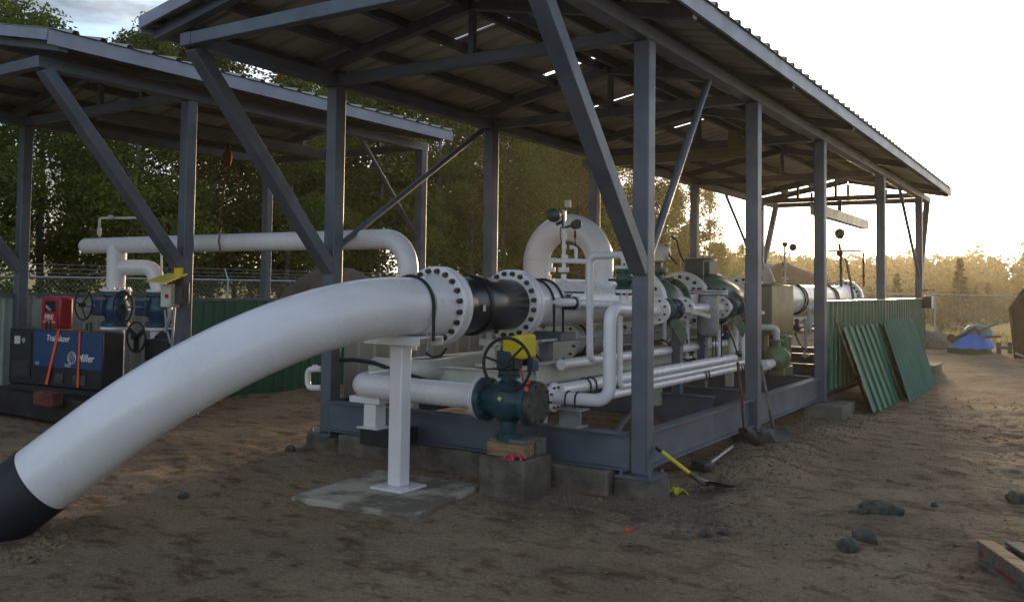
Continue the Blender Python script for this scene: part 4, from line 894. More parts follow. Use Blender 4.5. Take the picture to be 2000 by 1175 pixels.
tag(MB().add(mm_+[p-V((.01, 0, 0)) for p in mm_], [(0, 1, 2, 3), (7, 6, 5, 4), (0, 4, 5, 1), (1, 5, 6, 2), (2, 6, 7, 3), (3, 7, 4, 0)]).build('flat_sheet', 'rubber', base=(g2+g3)/2), 'flat black sheet between the two leaning green sheets', 'metal sheet')
h0 = P(1777, 786, 'z', -.14); h1 = P(1826, 752, 'z', -.14); k0 = P(1722, 630, 'x', -2.93); k1 = V((-2.93, k0.y+(h1.y-h0.y), k0.z))
leaning('corrugated_sheet', 'narrow ribbed glossy green sheet leaning rightmost against the wall', h0, h1, k0, k1, .33, .05, 'corrteal', 'wave')

# ------------------------------------------------------------------ tools
def shovel(label, top, neck, tip, mt, sl=.03, bw=.11, grip=None, width_dir=None, cat='shovel'):
    """shaft from top to neck, blade from neck to tip"""
    top, neck, tip = V(top), V(neck), V(tip); t_ = thing('shovel', label, cat, tip)
    mid = top.lerp(neck, .55)
    MB().tube([top, top.lerp(neck, .5), top.lerp(neck, .72)], .017, 10).build('handle', mt, t_)
    MB().tube([top.lerp(neck, .7), neck, neck.lerp(tip, .15)], [.02, .022, .014], 10).build('socket', 'gunmetal', t_)
    d = (tip-neck); wdv = V(width_dir).normalized() if width_dir else d.cross(Za).normalized(); n_ = d.cross(wdv).normalized()
    if n_.z < 0: n_ = -n_
    vs = []; rows = 9; cols = 7
    for s_ in (0, 1):
        for i in range(rows):
            f_ = i/(rows-1); ww = bw*(min(1, .45+f_*4) if f_ < .3 else 1-max(0, (f_-.6)/.4)**2*.95)
            for j in range(cols):
                x = (j/(cols-1)-.5)*2; vs.append(neck+d*f_+wdv*(x*ww)+n_*((x*x*.28*ww)+.03*math.sin(f_*3.14)*-1+.004*s_+.02*(1-f_)))
    K = rows*cols; fs = []
    for i in range(rows-1):
        for j in range(cols-1):
            a = i*cols+j; fs += [(a, a+1, a+cols+1, a+cols), (K+a, K+a+cols, K+a+cols+1, K+a+1)]
    MB().add(vs, fs).build('blade', 'gunmetal', t_, smooth=60)
    if grip: MB().cyl(top, top.lerp(neck, grip), .0195, n=12).build('grip', 'black', t_)
    return t_
gy = -.13
s1 = shovel('yellow handled shovel lying against the skid by the nearest right column', P(1281, 872, 'x', -3.12), P(1375, 945, 'z', -.06), P(1437, 948, 'z', -.11), 'yellow', grip=.12, bw=.12)
shovel('left of two upright shovels leaning on the second right column', P(1441, 708, 'y', 9.75), P(1455, 838, 'y', 9.35), P(1484, 874, 'z', gy), 'rust', bw=.11, width_dir=(.5, 1, 0))
shovel('right of two upright shovels leaning on the second right column, broad dark blade', P(1486, 712, 'x', -3.08), P(1511, 838, 'y', 9.9), P(1543, 874, 'z', gy), 'greywood', bw=.14, width_dir=(.4, 1, .1))
shovel('spade with long pale wooden handle leaning against the green wall', P(1629, 618, 'x', -3.05), P(1690, 778, 'z', -.02), P(1713, 806, 'z', gy), 'wood', bw=.13, width_dir=(.4, 1, 0))
dg = MB()
for (x, y_) in ((1441, 703), (1486, 707)):
    c = P(x, y_, 'y', 9.75); dg.torus(c, V((1, 1, .2)), .05, .012, 16, 6)
pk = thing('pickaxe', 'pick with orange brown wooden handle and pale steel bar lying beside the skid beam', 'pickaxe', P(1385, 908, 'z', gy))
MB().tube([P(1287, 917, 'z', -.12), P(1436, 903, 'z', -.10)], .018, 8).build('handle', 'rust', pk)
MB().tube([P(1384, 906, 'z', -.08), P(1430, 871, 'z', -.05)], .016, 8).build('bar', 'galv', pk)
MB().bar(P(1358, 905, 'z', -.08), P(1388, 912, 'z', -.08), .14, .08).build('head', 'gunmetal', pk, bev=.02)

# ------------------------------------------------------------------ stones, blocks, scraps
def rock(label, c, sx, sy, sz, rz, seed, sink=.25):
    mb = MB(); n = 28; mb.ball((0, 0, 0), 1, n=n)
    vs = []
    for v in mb.v:
        p = V(v); k = 1+.38*noise.noise(p*1.0+V((seed, 0, 0)))+.16*noise.noise(p*2.6+V((0, seed, 0)))+.05*noise.noise(p*8)
        q = V((p.x*sx*k, p.y*sy*k, p.z*sz*k)); q.rotate(Matrix.Rotation(rz, 3, 'Z')); vs.append(q+V((c.x, c.y, c.z+sz*(1-2*sink)*.5)))
    mb.v = [tuple(v) for v in vs]
    return tag(mb.build('rock', 'rock', base=c, smooth=22), label, 'rock')
def gp(x, y):
    p = P(x, y, 'z', -.15); 
    for _ in range(4): p = P(x, y, 'z', hgt(p.x, p.y))
    return p
rock('long rounded boulder, largest stone on the open dirt at the right', gp(1720, 1002), .17, .085, .085, -.2, 1)
rock('front stone of a pair on the dirt, egg shaped and pale topped', gp(1655, 1072), .085, .065, .062, -.6, 2)
rock('rear stone of a pair on the dirt, angular with lighter edge', gp(1690, 1055), .095, .07, .06, -.3, 3)
rock('round ball-like dark stone, left of two small ones in the middle of the dirt', gp(1380, 1046), .043, .043, .045, 0, 4)
rock('small dark lumpy stone just right of the ball-like one', gp(1414, 1043), .055, .04, .034, .2, 5)
rock('dark stone half cut by the right edge of the picture above the pallet', gp(1992, 978), .10, .08, .06, .2, 6)
rock('small dark clod lying beyond the long boulder', gp(1826, 988), .03, .03, .03, 0, 7)
rock('dark clod on the dirt below the thick pipe bend', gp(358, 970), .05, .045, .035, 0, 8)
rock('dark clod left of the concrete slab, near the footing', gp(568, 880), .06, .05, .05, 0, 9)
rock('flat dark clod against the long boulder on its left', gp(1678, 1000), .07, .05, .025, .3, 10)
def blk(name, label, cat, a, b, mt, bev=.012): return tag(MB().box(a, b).build(name, mt, base=((a[0]+b[0])/2, (a[1]+b[1])/2, a[2]), bev=bev), label, cat)
w0 = gp(1655, 818)
blk('concrete_block', 'weathered block beneath the third right column', 'block', (-3.35, 12.75, -.25), (-2.82, 13.55, .012), 'concrete')
blk('concrete_block', 'pale topped block lying beyond the rightmost leaning sheet', 'block', (gp(1812, 725).x-.5, 20.6, -.2), (gp(1846, 725).x-.02, 21.6, .05), 'concrete')
ribbon('flagging_tape', 'crumpled fluorescent yellow ribbon on the gravel right of the nearest column', gp(1321, 966), 'tape', 10, .05, 1.0)
ribbon('flagging_tape', 'tiny scrap of orange ribbon on open dirt', gp(1226, 1036), 'orange', 6, .022, .5)
# pallet corner at the right edge
pt_ = thing('pallet', 'weathered timber pallet with orange paint cut by the right edge of the picture', 'pallet', gp(1960, 1100))
pa = gp(1921, 1092); pd = (gp(2040, 1180)-pa); pd.z = 0; pd.normalize(); pn = V((-pd.y, pd.x, 0))
for k in range(5):
    o = pa+pn*(.01+.17*k)+Za*.115; MB().bar(o, o+pd*1.1, .10 if k else .1, .022).build('deck_board', 'wood' if k < 1 else 'greywood', pt_, bev=.003)
for k in range(3):
    o = pa-pn*.03+pd*(.05+.5*k)+Za*.058; MB().bar(o, o+pn*.85, .05, .088).build('stringer', 'greywood', pt_, bev=.003)
MB().bar(pa-pn*.02+Za*.06, pa-pn*.02+pd*1.1+Za*.06, .03, .086).build('side_board', 'greywood', pt_, bev=.003)
MB().bar(pa-pn*.038+pd*.03+Za*.05, pa-pn*.038+pd*.08+Za*.05, .002, .03).build('paint_mark', 'red', pt_)
MB().bar(pa-pn*.04+pd*.28+Za*.022, pa-pn*.04+pd*.55+Za*.022, .002, .03).build('paint_mark', 'red', pt_)
for k in range(3):
    o = pa-pn*.0+pd*.02+Za*.003
MB().bar(pa+Za*.006-pn*.02+pd*.1, pa+Za*.006-pn*.02+pd*1.1, .09, .018).build('bottom_board', 'greywood', pt_)

# ------------------------------------------------------------------ gravel and small debris
rg_ = random.Random(3)
def pebbles(name, n, fpos, smin, smax, mt):
    mb = MB()
    for _ in range(n):
        x, y = fpos(); s_ = rg_.uniform(smin, smax)*(1 if rg_.random() < .9 else 1.7); z = hgt(x, y)
        vs = []
        for k in ((1, 0, 0), (-1, 0, 0), (0, 1, 0), (0, -1, 0), (0, 0, 1), (0, 0, -1), (.6, .6, .5), (-.6, .5, .5)):
            vs.append(V((x+k[0]*s_*rg_.uniform(.7, 1.3), y+k[1]*s_*rg_.uniform(.7, 1.3), z+k[2]*s_*.6*rg_.uniform(.7, 1.2)+s_*.15)))
        mb.add(vs, [(0, 2, 6), (2, 4, 6), (4, 0, 6), (1, 4, 7), (4, 2, 7), (2, 1, 7), (1, 3, 4), (3, 0, 4), (2, 0, 5), (1, 2, 5), (3, 1, 5), (0, 3, 5)])
    return struct(mb.build(name, mt, smooth=0), 'stuff')
M['gravel'] = mat('mixed gravel', (.17, .14, .11), .95, 0, .3, 9, col2=(.075, .058, .045), spec=.15)
def gband():
    t = rg_.random(); y = 6.3+t*8.5; return (-2.75+rg_.gauss(0, .24)-.02*(y-8)+.0, y) if rg_.random() < .7 else (-3.3+rg_.gauss(0, .8), 6.4+rg_.gauss(0, .35))
pebbles('gravel', 5200, gband, .004, .014, 'gravel')
pebbles('dirt_crumbs', 9000, lambda: (rg_.uniform(-7.5, .8), 2.3+rg_.random()**1.3*12), .002, .009, 'ground')
pebbles('small_stones', 1500, lambda: (rg_.uniform(-7.5, .8), 2.3+rg_.random()**1.3*13), .003, .009, 'gravel')
pebbles('dirt_clods', 1100, lambda: (rg_.uniform(-7.5, .8), 2.5+rg_.random()**1.1*14), .010, .024, 'ground')

# ------------------------------------------------------------------ yard beyond: fence, mounds, tarpaulin pile
def fence(name, label, pts, hz, arm=True, sp=3.0, net=True, zr=None):
    t = thing(name, label, 'fence', pts[0]); posts = []
    for a, b in zip(pts[:-1], pts[1:]):
        a, b = V(a), V(b); L = (b-a).length; n = max(1, round(L/sp))
        for i in range(n): posts.append(a.lerp(b, i/n))
    posts.append(V(pts[-1])); tops = []
    for p in posts:
        z = hgt(p.x, p.y); zt = (z+hz) if zr is None else zr; tops.append(V((p.x, p.y, zt)))
        o = MB().cyl((p.x, p.y, z-.1), (p.x, p.y, zt), .03, n=10)
        if arm: o.bar((p.x, p.y, zt), (p.x-.13, p.y, zt+.28), .03, .02)
        o.build('post', 'galv', t)
    mb = MB()
    for a, b in zip(tops[:-1], tops[1:]): mb.cyl(a, b, .022, n=8)
    mb.build('top_rail', 'galv', t)
    if arm:
        mb = MB()
        for k in range(3):
            o = V((-.04-.045*k, 0, .09+.09*k))
            for a, b in zip(tops[:-1], tops[1:]): mb.cyl(a+o, b+o, .004, n=4)
        mb.build('barbed_wire', 'galv', t)
    mb = MB()
    for a, b in zip(tops[:-1], tops[1:]):
        L = (b-a).length; d = (b-a)/L; za = hgt(a.x, a.y); H_ = a.z-za; s_ = .11; n = int((L+H_)/s_)
        for i in range(n):
            for sg in (0, 1):
                u0 = i*s_-H_; u1 = u0+H_; z0_, z1_ = 0, H_
                if u0 < 0: z0_ = -u0; u0 = 0
                if u1 > L: z1_ = H_-(u1-L); u1 = L
                if u1 <= u0: continue
                p = a+d*(u0 if not sg else L-u0); q_ = a+d*(u1 if not sg else L-u1)
                mb.bar((p.x, p.y, za+z0_), (q_.x, q_.y, za+z1_), .0035, .0035)
    o = mb.build('chain_link', 'galv', t, smooth=0); return t
fence('chain_link_fence', 'galvanised chain link fence with barbed wire arms in front of the birch wood', [(-19.5, 2, 0), (-18, 12, 0), (-17.6, 26, 0)], 1.9, zr=1.66)
fence('chain_link_fence', 'far chain link fence across the meadow right of the long shelter', [(-16, 33.5, -.5), (-4.5, 34.5, -.5), (8, 35.5, -.5)], 1.65, arm=False, sp=4.5, zr=None)
def mound(label, c, rx, ry, h_, mt, seed):
    mb = MB(); n = 40; m_ = 18; vs = []; fs = []
    for i in range(m_+1):
        r = i/m_
        for k in range(n):
            a = 2*math.pi*k/n; x = c[0]+rx*r*math.cos(a); y = c[1]+ry*r*math.sin(a); hh = h_*(1-r**1.6)*(1+.35*noise.noise(V((x*.5+seed, y*.5, 0))))+.06*noise.noise(V((x*3, y*3, seed)))
            vs.append((x, y, hgt(x, y, False)+hh-(.1 if i == m_ else 0)))
    for i in range(m_):
        for k in range(n):
            k2 = (k+1) % n; fs.append((i*n+k, i*n+k2, (i+1)*n+k2, (i+1)*n+k))
    return tag(mb.add(vs, fs).build('dirt_mound', mt, base=(c[0], c[1], hgt(c[0], c[1], False)), smooth=180), label, 'dirt mound')
M['spoil'] = mat('brown spoil', (.11, .075, .05), .95, 0, .3, 2, bump=.8, bscale=12)
mound('large brown spoil heap behind the nearest left column of the long shelter', (P(660, 560, 'x', -15).x, P(660, 560, 'x', -15).y, 0), 2.6, 2.6, 2.0, 'spoil', 1)
mound('brown spoil heap far behind the main line, seen left of the third column', (P(1545, 530, 'y', 46).x, 46, 0), 5, 4, 3.0, 'spoil', 2)
mound('small grey gravel heap right of the last column before the meadow fence', (P(1835, 668, 'y', 31).x-.3, 31, 0), 1.3, 1.3, .55, 'gravel', 3)

tp = thing('tarpaulin_pile', 'bright blue tarpaulin over a low stack near the meadow fence', 'tarpaulin', gp(1895, 688))
tb_ = gp(1895, 690); sc = (tb_-CAM).dot(_F)/FPX     # metres per photo pixel there
def cloth(c, sx, sy, sz, seed):
    mb = MB(); n = 40; m_ = 20; vs = []; fs = []
    for i in range(m_+1):
        r = i/m_
        for k in range(n):
            a = 2*math.pi*k/n; e = 3.0; cs, sn = math.cos(a), math.sin(a); rr = (abs(cs)**e+abs(sn)**e)**(-1/e)
            x = rr*r*cs*sx*(1+.06*noise.noise(V((a*2, seed, 0)))); y = rr*r*sn*sy
            z = sz*(1-.72*r**5-.28*r**10)*(1-.28*abs(x/sx)**1.5)+.09*abs(noise.noise(V((x*3+seed, y*3, 0))))+.07*abs(noise.noise(V((x*7, y*7, seed))))
            vs.append((c[0]+x, c[1]+y, c[2]+max(.0, z)))
    for i in range(m_):
        for k in range(n):
            k2 = (k+1) % n; fs.append((i*n+k, i*n+k2, (i+1)*n+k2, (i+1)*n+k))
    return mb.add(vs, fs)
cloth((tb_.x, tb_.y+.6, tb_.z+.02+6*sc), 38*sc, .8, 30*sc, 2).build('tarpaulin', 'cloth', tp, smooth=60)
MB().box((tb_.x-40*sc, tb_.y-.15, tb_.z-.02), (tb_.x+30*sc, tb_.y+1.3, tb_.z+11*sc)).build('base_stack', 'corrteal', tp, bev=.02)
wbr = thing('wheelbarrow', 'upturned teal wheelbarrow with pale handles on top of the blue tarpaulin pile', 'wheelbarrow', tb_+Za*.6)
wc3 = V((tb_.x+10*sc, tb_.y+.7, tb_.z+34*sc))
tr_ = MB(); 
for s_ in (0,):
    vs = []; fs = []; n = 24; prof = [(0, 26), (10, 25), (17, 20), (21, 10), (22, 0)]
    for z_, r_ in prof:
        for k in range(n):
            a = 2*math.pi*k/n; vs.append(wc3+V((math.cos(a)*r_*sc, math.sin(a)*r_*sc*.8, z_*sc)))
    for i in range(len(prof)-1):
        for k in range(n):
            k2 = (k+1) % n; fs.append((i*n+k, i*n+k2, (i+1)*n+k2, (i+1)*n+k))
    tr_.add(vs, fs)
tr_.build('tray', 'plasticteal', wbr, smooth=50)
for a, b in (((1862, 664), (1948, 631)), ((1890, 660), (1955, 657))): MB().cyl(P(a[0], a[1], 'y', tb_.y+.1), P(b[0], b[1], 'y', tb_.y+.1), .035, n=8).build('handle', 'greywood', wbr)
MB().tube([P(1860, 662, 'y', tb_.y), P(1885, 652, 'y', tb_.y), P(1905, 640, 'y', tb_.y), P(1915, 655, 'y', tb_.y)], .05, 6).build('frame', 'rubber', wbr)
MB().cyl(P(1858, 660, 'y', tb_.y), P(1862, 662, 'y', tb_.y+.3), .12, n=16).build('wheel', 'rubber', wbr)
sh_ = thing('sawhorse', 'pair of short wooden posts joined by a rail near the meadow fence', 'sawhorse', gp(1962, 688))
hb_ = gp(1962, 690).y
for px in (1951, 1973):
    a = P(px, 690, 'y', hb_); MB().box((a.x-.06, hb_-.06, a.z), (a.x+.06, hb_+.06, a.z+22*sc)).build('post', 'greywood', sh_, bev=.01)
MB().bar(P(1951, 679, 'y', hb_), P(1973, 679, 'y', hb_), .06, .08).build('rail', 'greywood', sh_)
# dark container at the right edge
db = thing('steel_bin', 'dark rusty steel bin with sloped end cut by the right edge of the picture', 'bin', gp(1990, 700))
yb_ = 26.0; poly = [P(x, y, 'y', yb_) for x, y in ((1985, 700), (1974, 602), (2000, 566), (2060, 548), (2070, 706))]
n = len(poly); MB().add(poly+[p+Ya*1.6 for p in poly], [tuple(range(n)), tuple(range(2*n-1, n-1, -1))]+[(i, i+n, (i+1) % n+n, (i+1) % n) for i in range(n)]).build('shell', 'darkbin', db, bev=.03)
MB().tube([p-Ya*.02 for p in poly[:4]], .05, 8).build('rim', 'darkbin', db)
MB().tube([P(1984, 690, 'y', 25.9), P(2000, 696, 'y', 25.7)], .03, 6).build('chain', 'galv', db)
# parked pickup glimpsed through the pipework
pk_ = thing('pickup_truck', 'pale pickup truck glimpsed through the white arch pipe', 'pickup', (0, 0, 0))
pc = P(1128, 560, 'y', 24); X0, Y0 = pc.x, 24
def cab(prof, y0_, y1_, mt, name, par, bev=.04):
    k = len(prof); MB().add([(X0+x, Y0+y0_, z-.15) for x, z in prof]+[(X0+x, Y0+y1_, z-.15) for x, z in prof], [tuple(range(k)), tuple(range(2*k-1, k-1, -1))]+[(i, i+k, (i+1) % k+k, (i+1) % k) for i in range(k)]).build(name, mt, par, bev=bev)
pk_.location = (X0, Y0, -.15)
cab([(-2.6, .5), (2.6, .5), (2.65, 1.0), (2.5, 1.22), (1.3, 1.32), (.6, 1.95), (-.9, 2.0), (-1.1, 1.35), (-2.6, 1.3)], 0, 1.8, 'white', 'body', pk_)
cab([(1.15, 1.33), (.55, 1.88), (-.8, 1.9), (-.95, 1.36)], -.012, 1.812, 'black', 'windows', pk_, .01)
for a in (-1.75, 1.75):
    for b in (-.02, 1.62): MB().lathe((X0+a, Y0+b, .22), Ya, [(0, .3), (.03, .37), (.17, .37), (.2, .3)], 24).build('wheel', 'rubber', pk_)

# ------------------------------------------------------------------ trees
rt = random.Random(11)
def leafcloud(mb, c, rx, ry, rz, n, ls, rr, hollow=.0):
    for _ in range(n):
        while True:
            p = V((rr.uniform(-1, 1), rr.uniform(-1, 1), rr.uniform(-1, 1))); l = p.length
            if l < 1 and l > hollow: break
        o = V((c[0]+p.x*rx, c[1]+p.y*ry, c[2]+p.z*rz)); a = V((rr.gauss(0, 1), rr.gauss(0, 1), rr.gauss(0, .7))).normalized(); b = a.cross(V((rr.gauss(0, 1), rr.gauss(0, 1), rr.gauss(0, 1)))).normalized(); s_ = ls*rr.uniform(.6, 1.35)
        mb.add([o-a*s_, o+b*s_*.55, o+a*s_, o-b*s_*.55], [(0, 1, 2, 3)])
def broadleaf(seed, H_, W_, mt, n_cl, n_lf, ls=.085, low=.22):
    rr = random.Random(seed); root = thing('birch_tree', 'tall slender birch or aspen in the wood behind the fence', 'tree', (0, 0, 0), 'birch and aspen trees behind the fence')
    lean = V((rr.uniform(-.3, .3), rr.uniform(-.3, .3), 0)); tk = MB(); pts = [V((0, 0, -.4))+lean*0]
    for i in range(1, 9): pts.append(V((lean.x*(i/8)**2+rr.uniform(-.06, .06), lean.y*(i/8)**2+rr.uniform(-.06, .06), H_*.96*i/8)))
    tk.tube(pts, [.13*(1-.85*i/8)*H_/10 for i in range(9)], 8)
    cr = MB()
    for k in range(n_cl):
        f_ = low+(1-low)*rr.random()**.85; z = H_*f_; w_ = W_*math.sin(math.pi*min(1, (f_-low+.12)/(1.12-low)))**.7*rr.uniform(.35, 1); a = rr.uniform(0, 6.28)
        b0 = V((lean.x*f_*f_, lean.y*f_*f_, z-.35*w_-.2)); c = V((lean.x*f_*f_+math.cos(a)*w_, lean.y*f_*f_+math.sin(a)*w_, z))
        if k % 2 == 0: tk.tube([b0, b0.lerp(c, .5)+V((0, 0, -.06)), c], [.035*H_/10, .022, .008], 5)
        q = rr.uniform(.45, .85); leafcloud(cr, c, q, q, q*.8, n_lf, ls, rr)
    for k in range(6):
        f_ = .9+.1*k/5; leafcloud(cr, (lean.x, lean.y, H_*f_), .4, .4, .35, n_lf//2, ls, rr)
    tk.build('trunk', 'bark', root, smooth=60); cr.build('crown', mt, root, smooth=0); return root
protos = [broadleaf(1, 9.6, 1.8, 'leafA', 64, 300, .060, .14), broadleaf(2, 8.8, 1.6, 'leafB', 54, 270, .058, .18), broadleaf(3, 10.2, 1.6, 'leafA', 60, 280, .056, .16), broadleaf(4, 8.2, 1.9, 'leafA', 62, 300, .062, .12), broadleaf(5, 9.4, 1.4, 'leafB', 48, 250, .056, .22)]
spots = []
for row, x0_ in enumerate((-22.5, -25.2, -28.4)):
    y = -6.0+row*1.1
    while y < 68:
        spots.append((x0_+rt.uniform(-.9, .9)-.0*y, y+rt.uniform(-.6, .6), row)); y += 2.5+row*.25
used = set(); tot = 0
for i, (x, y, row) in enumerate(spots):
    k = rt.randrange(5)
    if k not in used: o = protos[k]; used.add(k)
    else: o = copy_tree(protos[k])
    s_ = rt.uniform(.88, 1.12)*(1.0+.03*row)*1
    if y > 50: s_ *= max(.4, 1-.032*(y-50))/1.12
    s_ *= .97 if y < 14.5 else 1.03 if y < 18.5 else 1.15 if y < 30 else 1.05
    if y > 22: s_ *= 1.0+.012*min(20, y-22)
    o.location = (x, y, hgt(x, y, False)-.1); o.scale = (s_, s_, s_*rt.uniform(.95, 1.06)); o.rotation_euler[2] = rt.uniform(0, 6.28)
# undergrowth along the foot of the wood
def bush(seed, n):
    rr = random.Random(seed); root = thing('shrub', 'leafy undergrowth shrub at the foot of the birch wood', 'shrub', (0, 0, 0), 'shrubs at the foot of the wood'); cr = MB(); st_ = MB()
    for k in range(11):
        a = rr.uniform(0, 6.28); r_ = rr.uniform(0, .8); z = rr.uniform(.3, 1.5); leafcloud(cr, (math.cos(a)*r_, math.sin(a)*r_, z), .5, .5, .45, n, .075, rr); st_.cyl((0, 0, -.2), (math.cos(a)*r_, math.sin(a)*r_, z), .02, .006, 5)
    st_.build('stem', 'bark', root); cr.build('crown', 'leafA', root, smooth=0); return root
bp_ = [bush(21, 90), bush(22, 90)]; first = [True, True]
y = -2.0
while y < 50:
    k = rt.randrange(2); o = bp_[k] if first[k] else copy_tree(bp_[k]); first[k] = False
    x = -20.9+rt.uniform(-.6, .5); o.location = (x, y, hgt(x, y, False)); s_ = rt.uniform(.8, 1.3); o.scale = (s_*1.2, s_*1.2, s_); o.rotation_euler[2] = rt.uniform(0, 6); y += rt.uniform(1.9, 2.9)

def conifer(seed, H_, W_, name, label, group, tiers=30, lf=70, mt='leafC'):
    rr = random.Random(seed); root = thing(name, label, 'tree', (0, 0, 0), group); tk = MB().cyl((0, 0, -.5), (0, 0, H_), .02*H_, .01, 7); cr = MB()
    for t_ in range(tiers):
        f_ = t_/(tiers-1); z = H_*(.08+.9*f_); w_ = W_*(1-f_)**.9+.05
        for b in range(7):
            a = rr.uniform(0, 6.28); L = w_*rr.uniform(.6, 1.1); d = V((math.cos(a), math.sin(a), -.22)); s2 = V((-d.y, d.x, 0))
            for k in range(lf//7):
                u = rr.random(); p = V((0, 0, z))+d*(L*u); sp2 = .28*w_*(1-u*.6)+.03
                o = p+s2*rr.uniform(-sp2, sp2)+V((0, 0, rr.uniform(-.08, .06)*H_/5)); q = .035*H_*rr.uniform(.6, 1.2)
                cr.add([o, o+(d+s2*rr.uniform(-1, 1)).normalized()*q, o+(s2*rr.uniform(-.5, .5)+V((0, 0, -.5))).normalized()*q*.7], [(0, 1, 2)])
    tk.build('trunk', 'bark', root); cr.build('crown', mt, root, smooth=0); return root
cp = [conifer(31, 4.0, .95, 'spruce_tree', 'young spruce standing in the meadow beyond the fence', 'young spruces beyond the meadow fence'), conifer(32, 4.2, .8, 'spruce_tree', 'young spruce standing in the meadow beyond the fence', 'young spruces beyond the meadow fence')]
ff_ = [True, True]
for (px, yy, hp) in ((1752, 62, 1.15), (1780, 70, .8), (1875, 58, 1.35), (1848, 64, .8), (1905, 75, 1.0), (1640, 64, .9), (1835, 47, .42), (1700, 80, 1.0), (1722, 58, .7), (1930, 82, 1.1), (1955, 95, .9)):
    k = (px//10) % 2; o = cp[k] if ff_[k] else copy_tree(cp[k]); ff_[k] = False
    x = P(px, 560, 'y', yy).x; o.location = (x, yy, hgt(x, yy)-.1); hp *= .8; o.scale = (hp, hp, hp); o.rotation_euler[2] = px
def roundtree(seed):
    rr = random.Random(seed); root = thing('broadleaf_tree', 'rounded yellow green tree between the meadow and the far hill', 'tree', (0, 0, 0), 'rounded trees beyond the meadow'); cr = MB()
    for k in range(18):
        a = rr.uniform(0, 6.28); r_ = rr.uniform(0, 1.3); z = rr.uniform(.6, 3.6); leafcloud(cr, (math.cos(a)*r_, math.sin(a)*r_, z), .7, .7, .6, 70, .12, rr)
    MB().cyl((0, 0, -.4), (0, 0, 3), .1, .04, 7).build('trunk', 'bark', root); cr.build('crown', 'leafD', root, smooth=0); return root
rp_ = [roundtree(41), roundtree(42)]; f2 = [True, True]
for i in range(34):
    k = i % 2; yy = rt.uniform(74, 96); px = 1470+i*12.8+rt.uniform(-8, 8); x = P(px, 560, 'y', yy).x
    o = rp_[k] if f2[k] else copy_tree(rp_[k]); f2[k] = False
    s_ = rt.uniform(.6, 1.0); o.location = (x, yy, hgt(x, yy)-.2); o.scale = (s_*1.15, s_*1.15, s_); o.rotation_euler[2] = rt.uniform(0, 6)
# the far wooded hill: reads as one mass
hm = MB(); rh = random.Random(5); nt_ = 0
while nt_ < 1500:
    px = rh.uniform(1150, 2150); d_ = 100+130*rh.random()**.8
    dr = P(px, 560, 'y', 100)-CAM; dr.z = 0; dr.normalize(); x = dr.x*d_; y = dr.y*d_
    if 1955+40 > px > 1953 and d_ > 150: 
        if rh.random() < .8: continue
    z = hgt(x, y, False); Ht = rh.uniform(2.8, 5.6)*(1+.55*noise.noise(V((x*.03, y*.03, 8))))*(1.25 if rh.random() < .12 else 1); con = rh.random() < .4; nt_ += 1
    for k in range(44):
        f_ = rh.random(); w_ = (1.15*(1-f_)+.1) if con else 1.9*math.sin(math.pi*min(1, f_*.85+.12))**.6
        a = rh.uniform(0, 6.28); r_ = w_*rh.random()**.5; o = V((x+math.cos(a)*r_, y+math.sin(a)*r_, z+Ht*(.05+.95*f_))); s_ = rh.uniform(.25, .6)*(1.1-f_*.55 if con else 1)
        u = V((rh.gauss(0, 1), rh.gauss(0, 1), rh.gauss(0, .8))).normalized(); v_ = u.cross(V((rh.gauss(0, 1), rh.gauss(0, 1), rh.gauss(0, 1)))).normalized()
        hm.add([o-u*s_, o+v_*s_*.7, o+u*s_, o-v_*s_*.7], [(0, 1, 2, 3)])
struct(hm.build('far_forest', 'leafD', smooth=0), 'stuff')
# dry grass along the meadow edge
gr_ = MB(); rq = random.Random(9)
for _ in range(9000):
    y = 33.8+rq.random()**2*30; x = rq.uniform(-34, 14) if y > 34 else rq.uniform(-12, 10); z = hgt(x, y); h_ = rq.uniform(.12, .4); a = rq.uniform(0, 3.14); dx, dy = math.cos(a)*.02, math.sin(a)*.02
    gr_.add([(x-dx, y-dy, z-.02), (x+dx, y+dy, z-.02), (x+rq.uniform(-.08, .08), y+rq.uniform(-.08, .08), z+h_)], [(0, 1, 2)])
struct(gr_.build('meadow_grass', 'grass', smooth=0), 'stuff')

# ------------------------------------------------------------------ haze
hz = MB().box((-300, -40, -6), (200, 330, 26)).build('haze', None) if False else None
me = MB().box((-300, -40, -6), (200, 330, 26))
hmat = bpy.data.materials.new('haze air'); hmat.use_nodes = True; t = hmat.node_tree; t.nodes.clear()
ho = N(t, 'ShaderNodeOutputMaterial'); pv = N(t, 'ShaderNodeVolumePrincipled'); pv.inputs['Color'].default_value = (1, .90, .66, 1); pv.inputs['Density'].default_value = .0006; pv.inputs['Anisotropy'].default_value = .68
t.links.new(pv.outputs[0], ho.inputs['Volume']); M['haze'] = hmat
struct(me.build('haze', 'haze'), 'stuff')

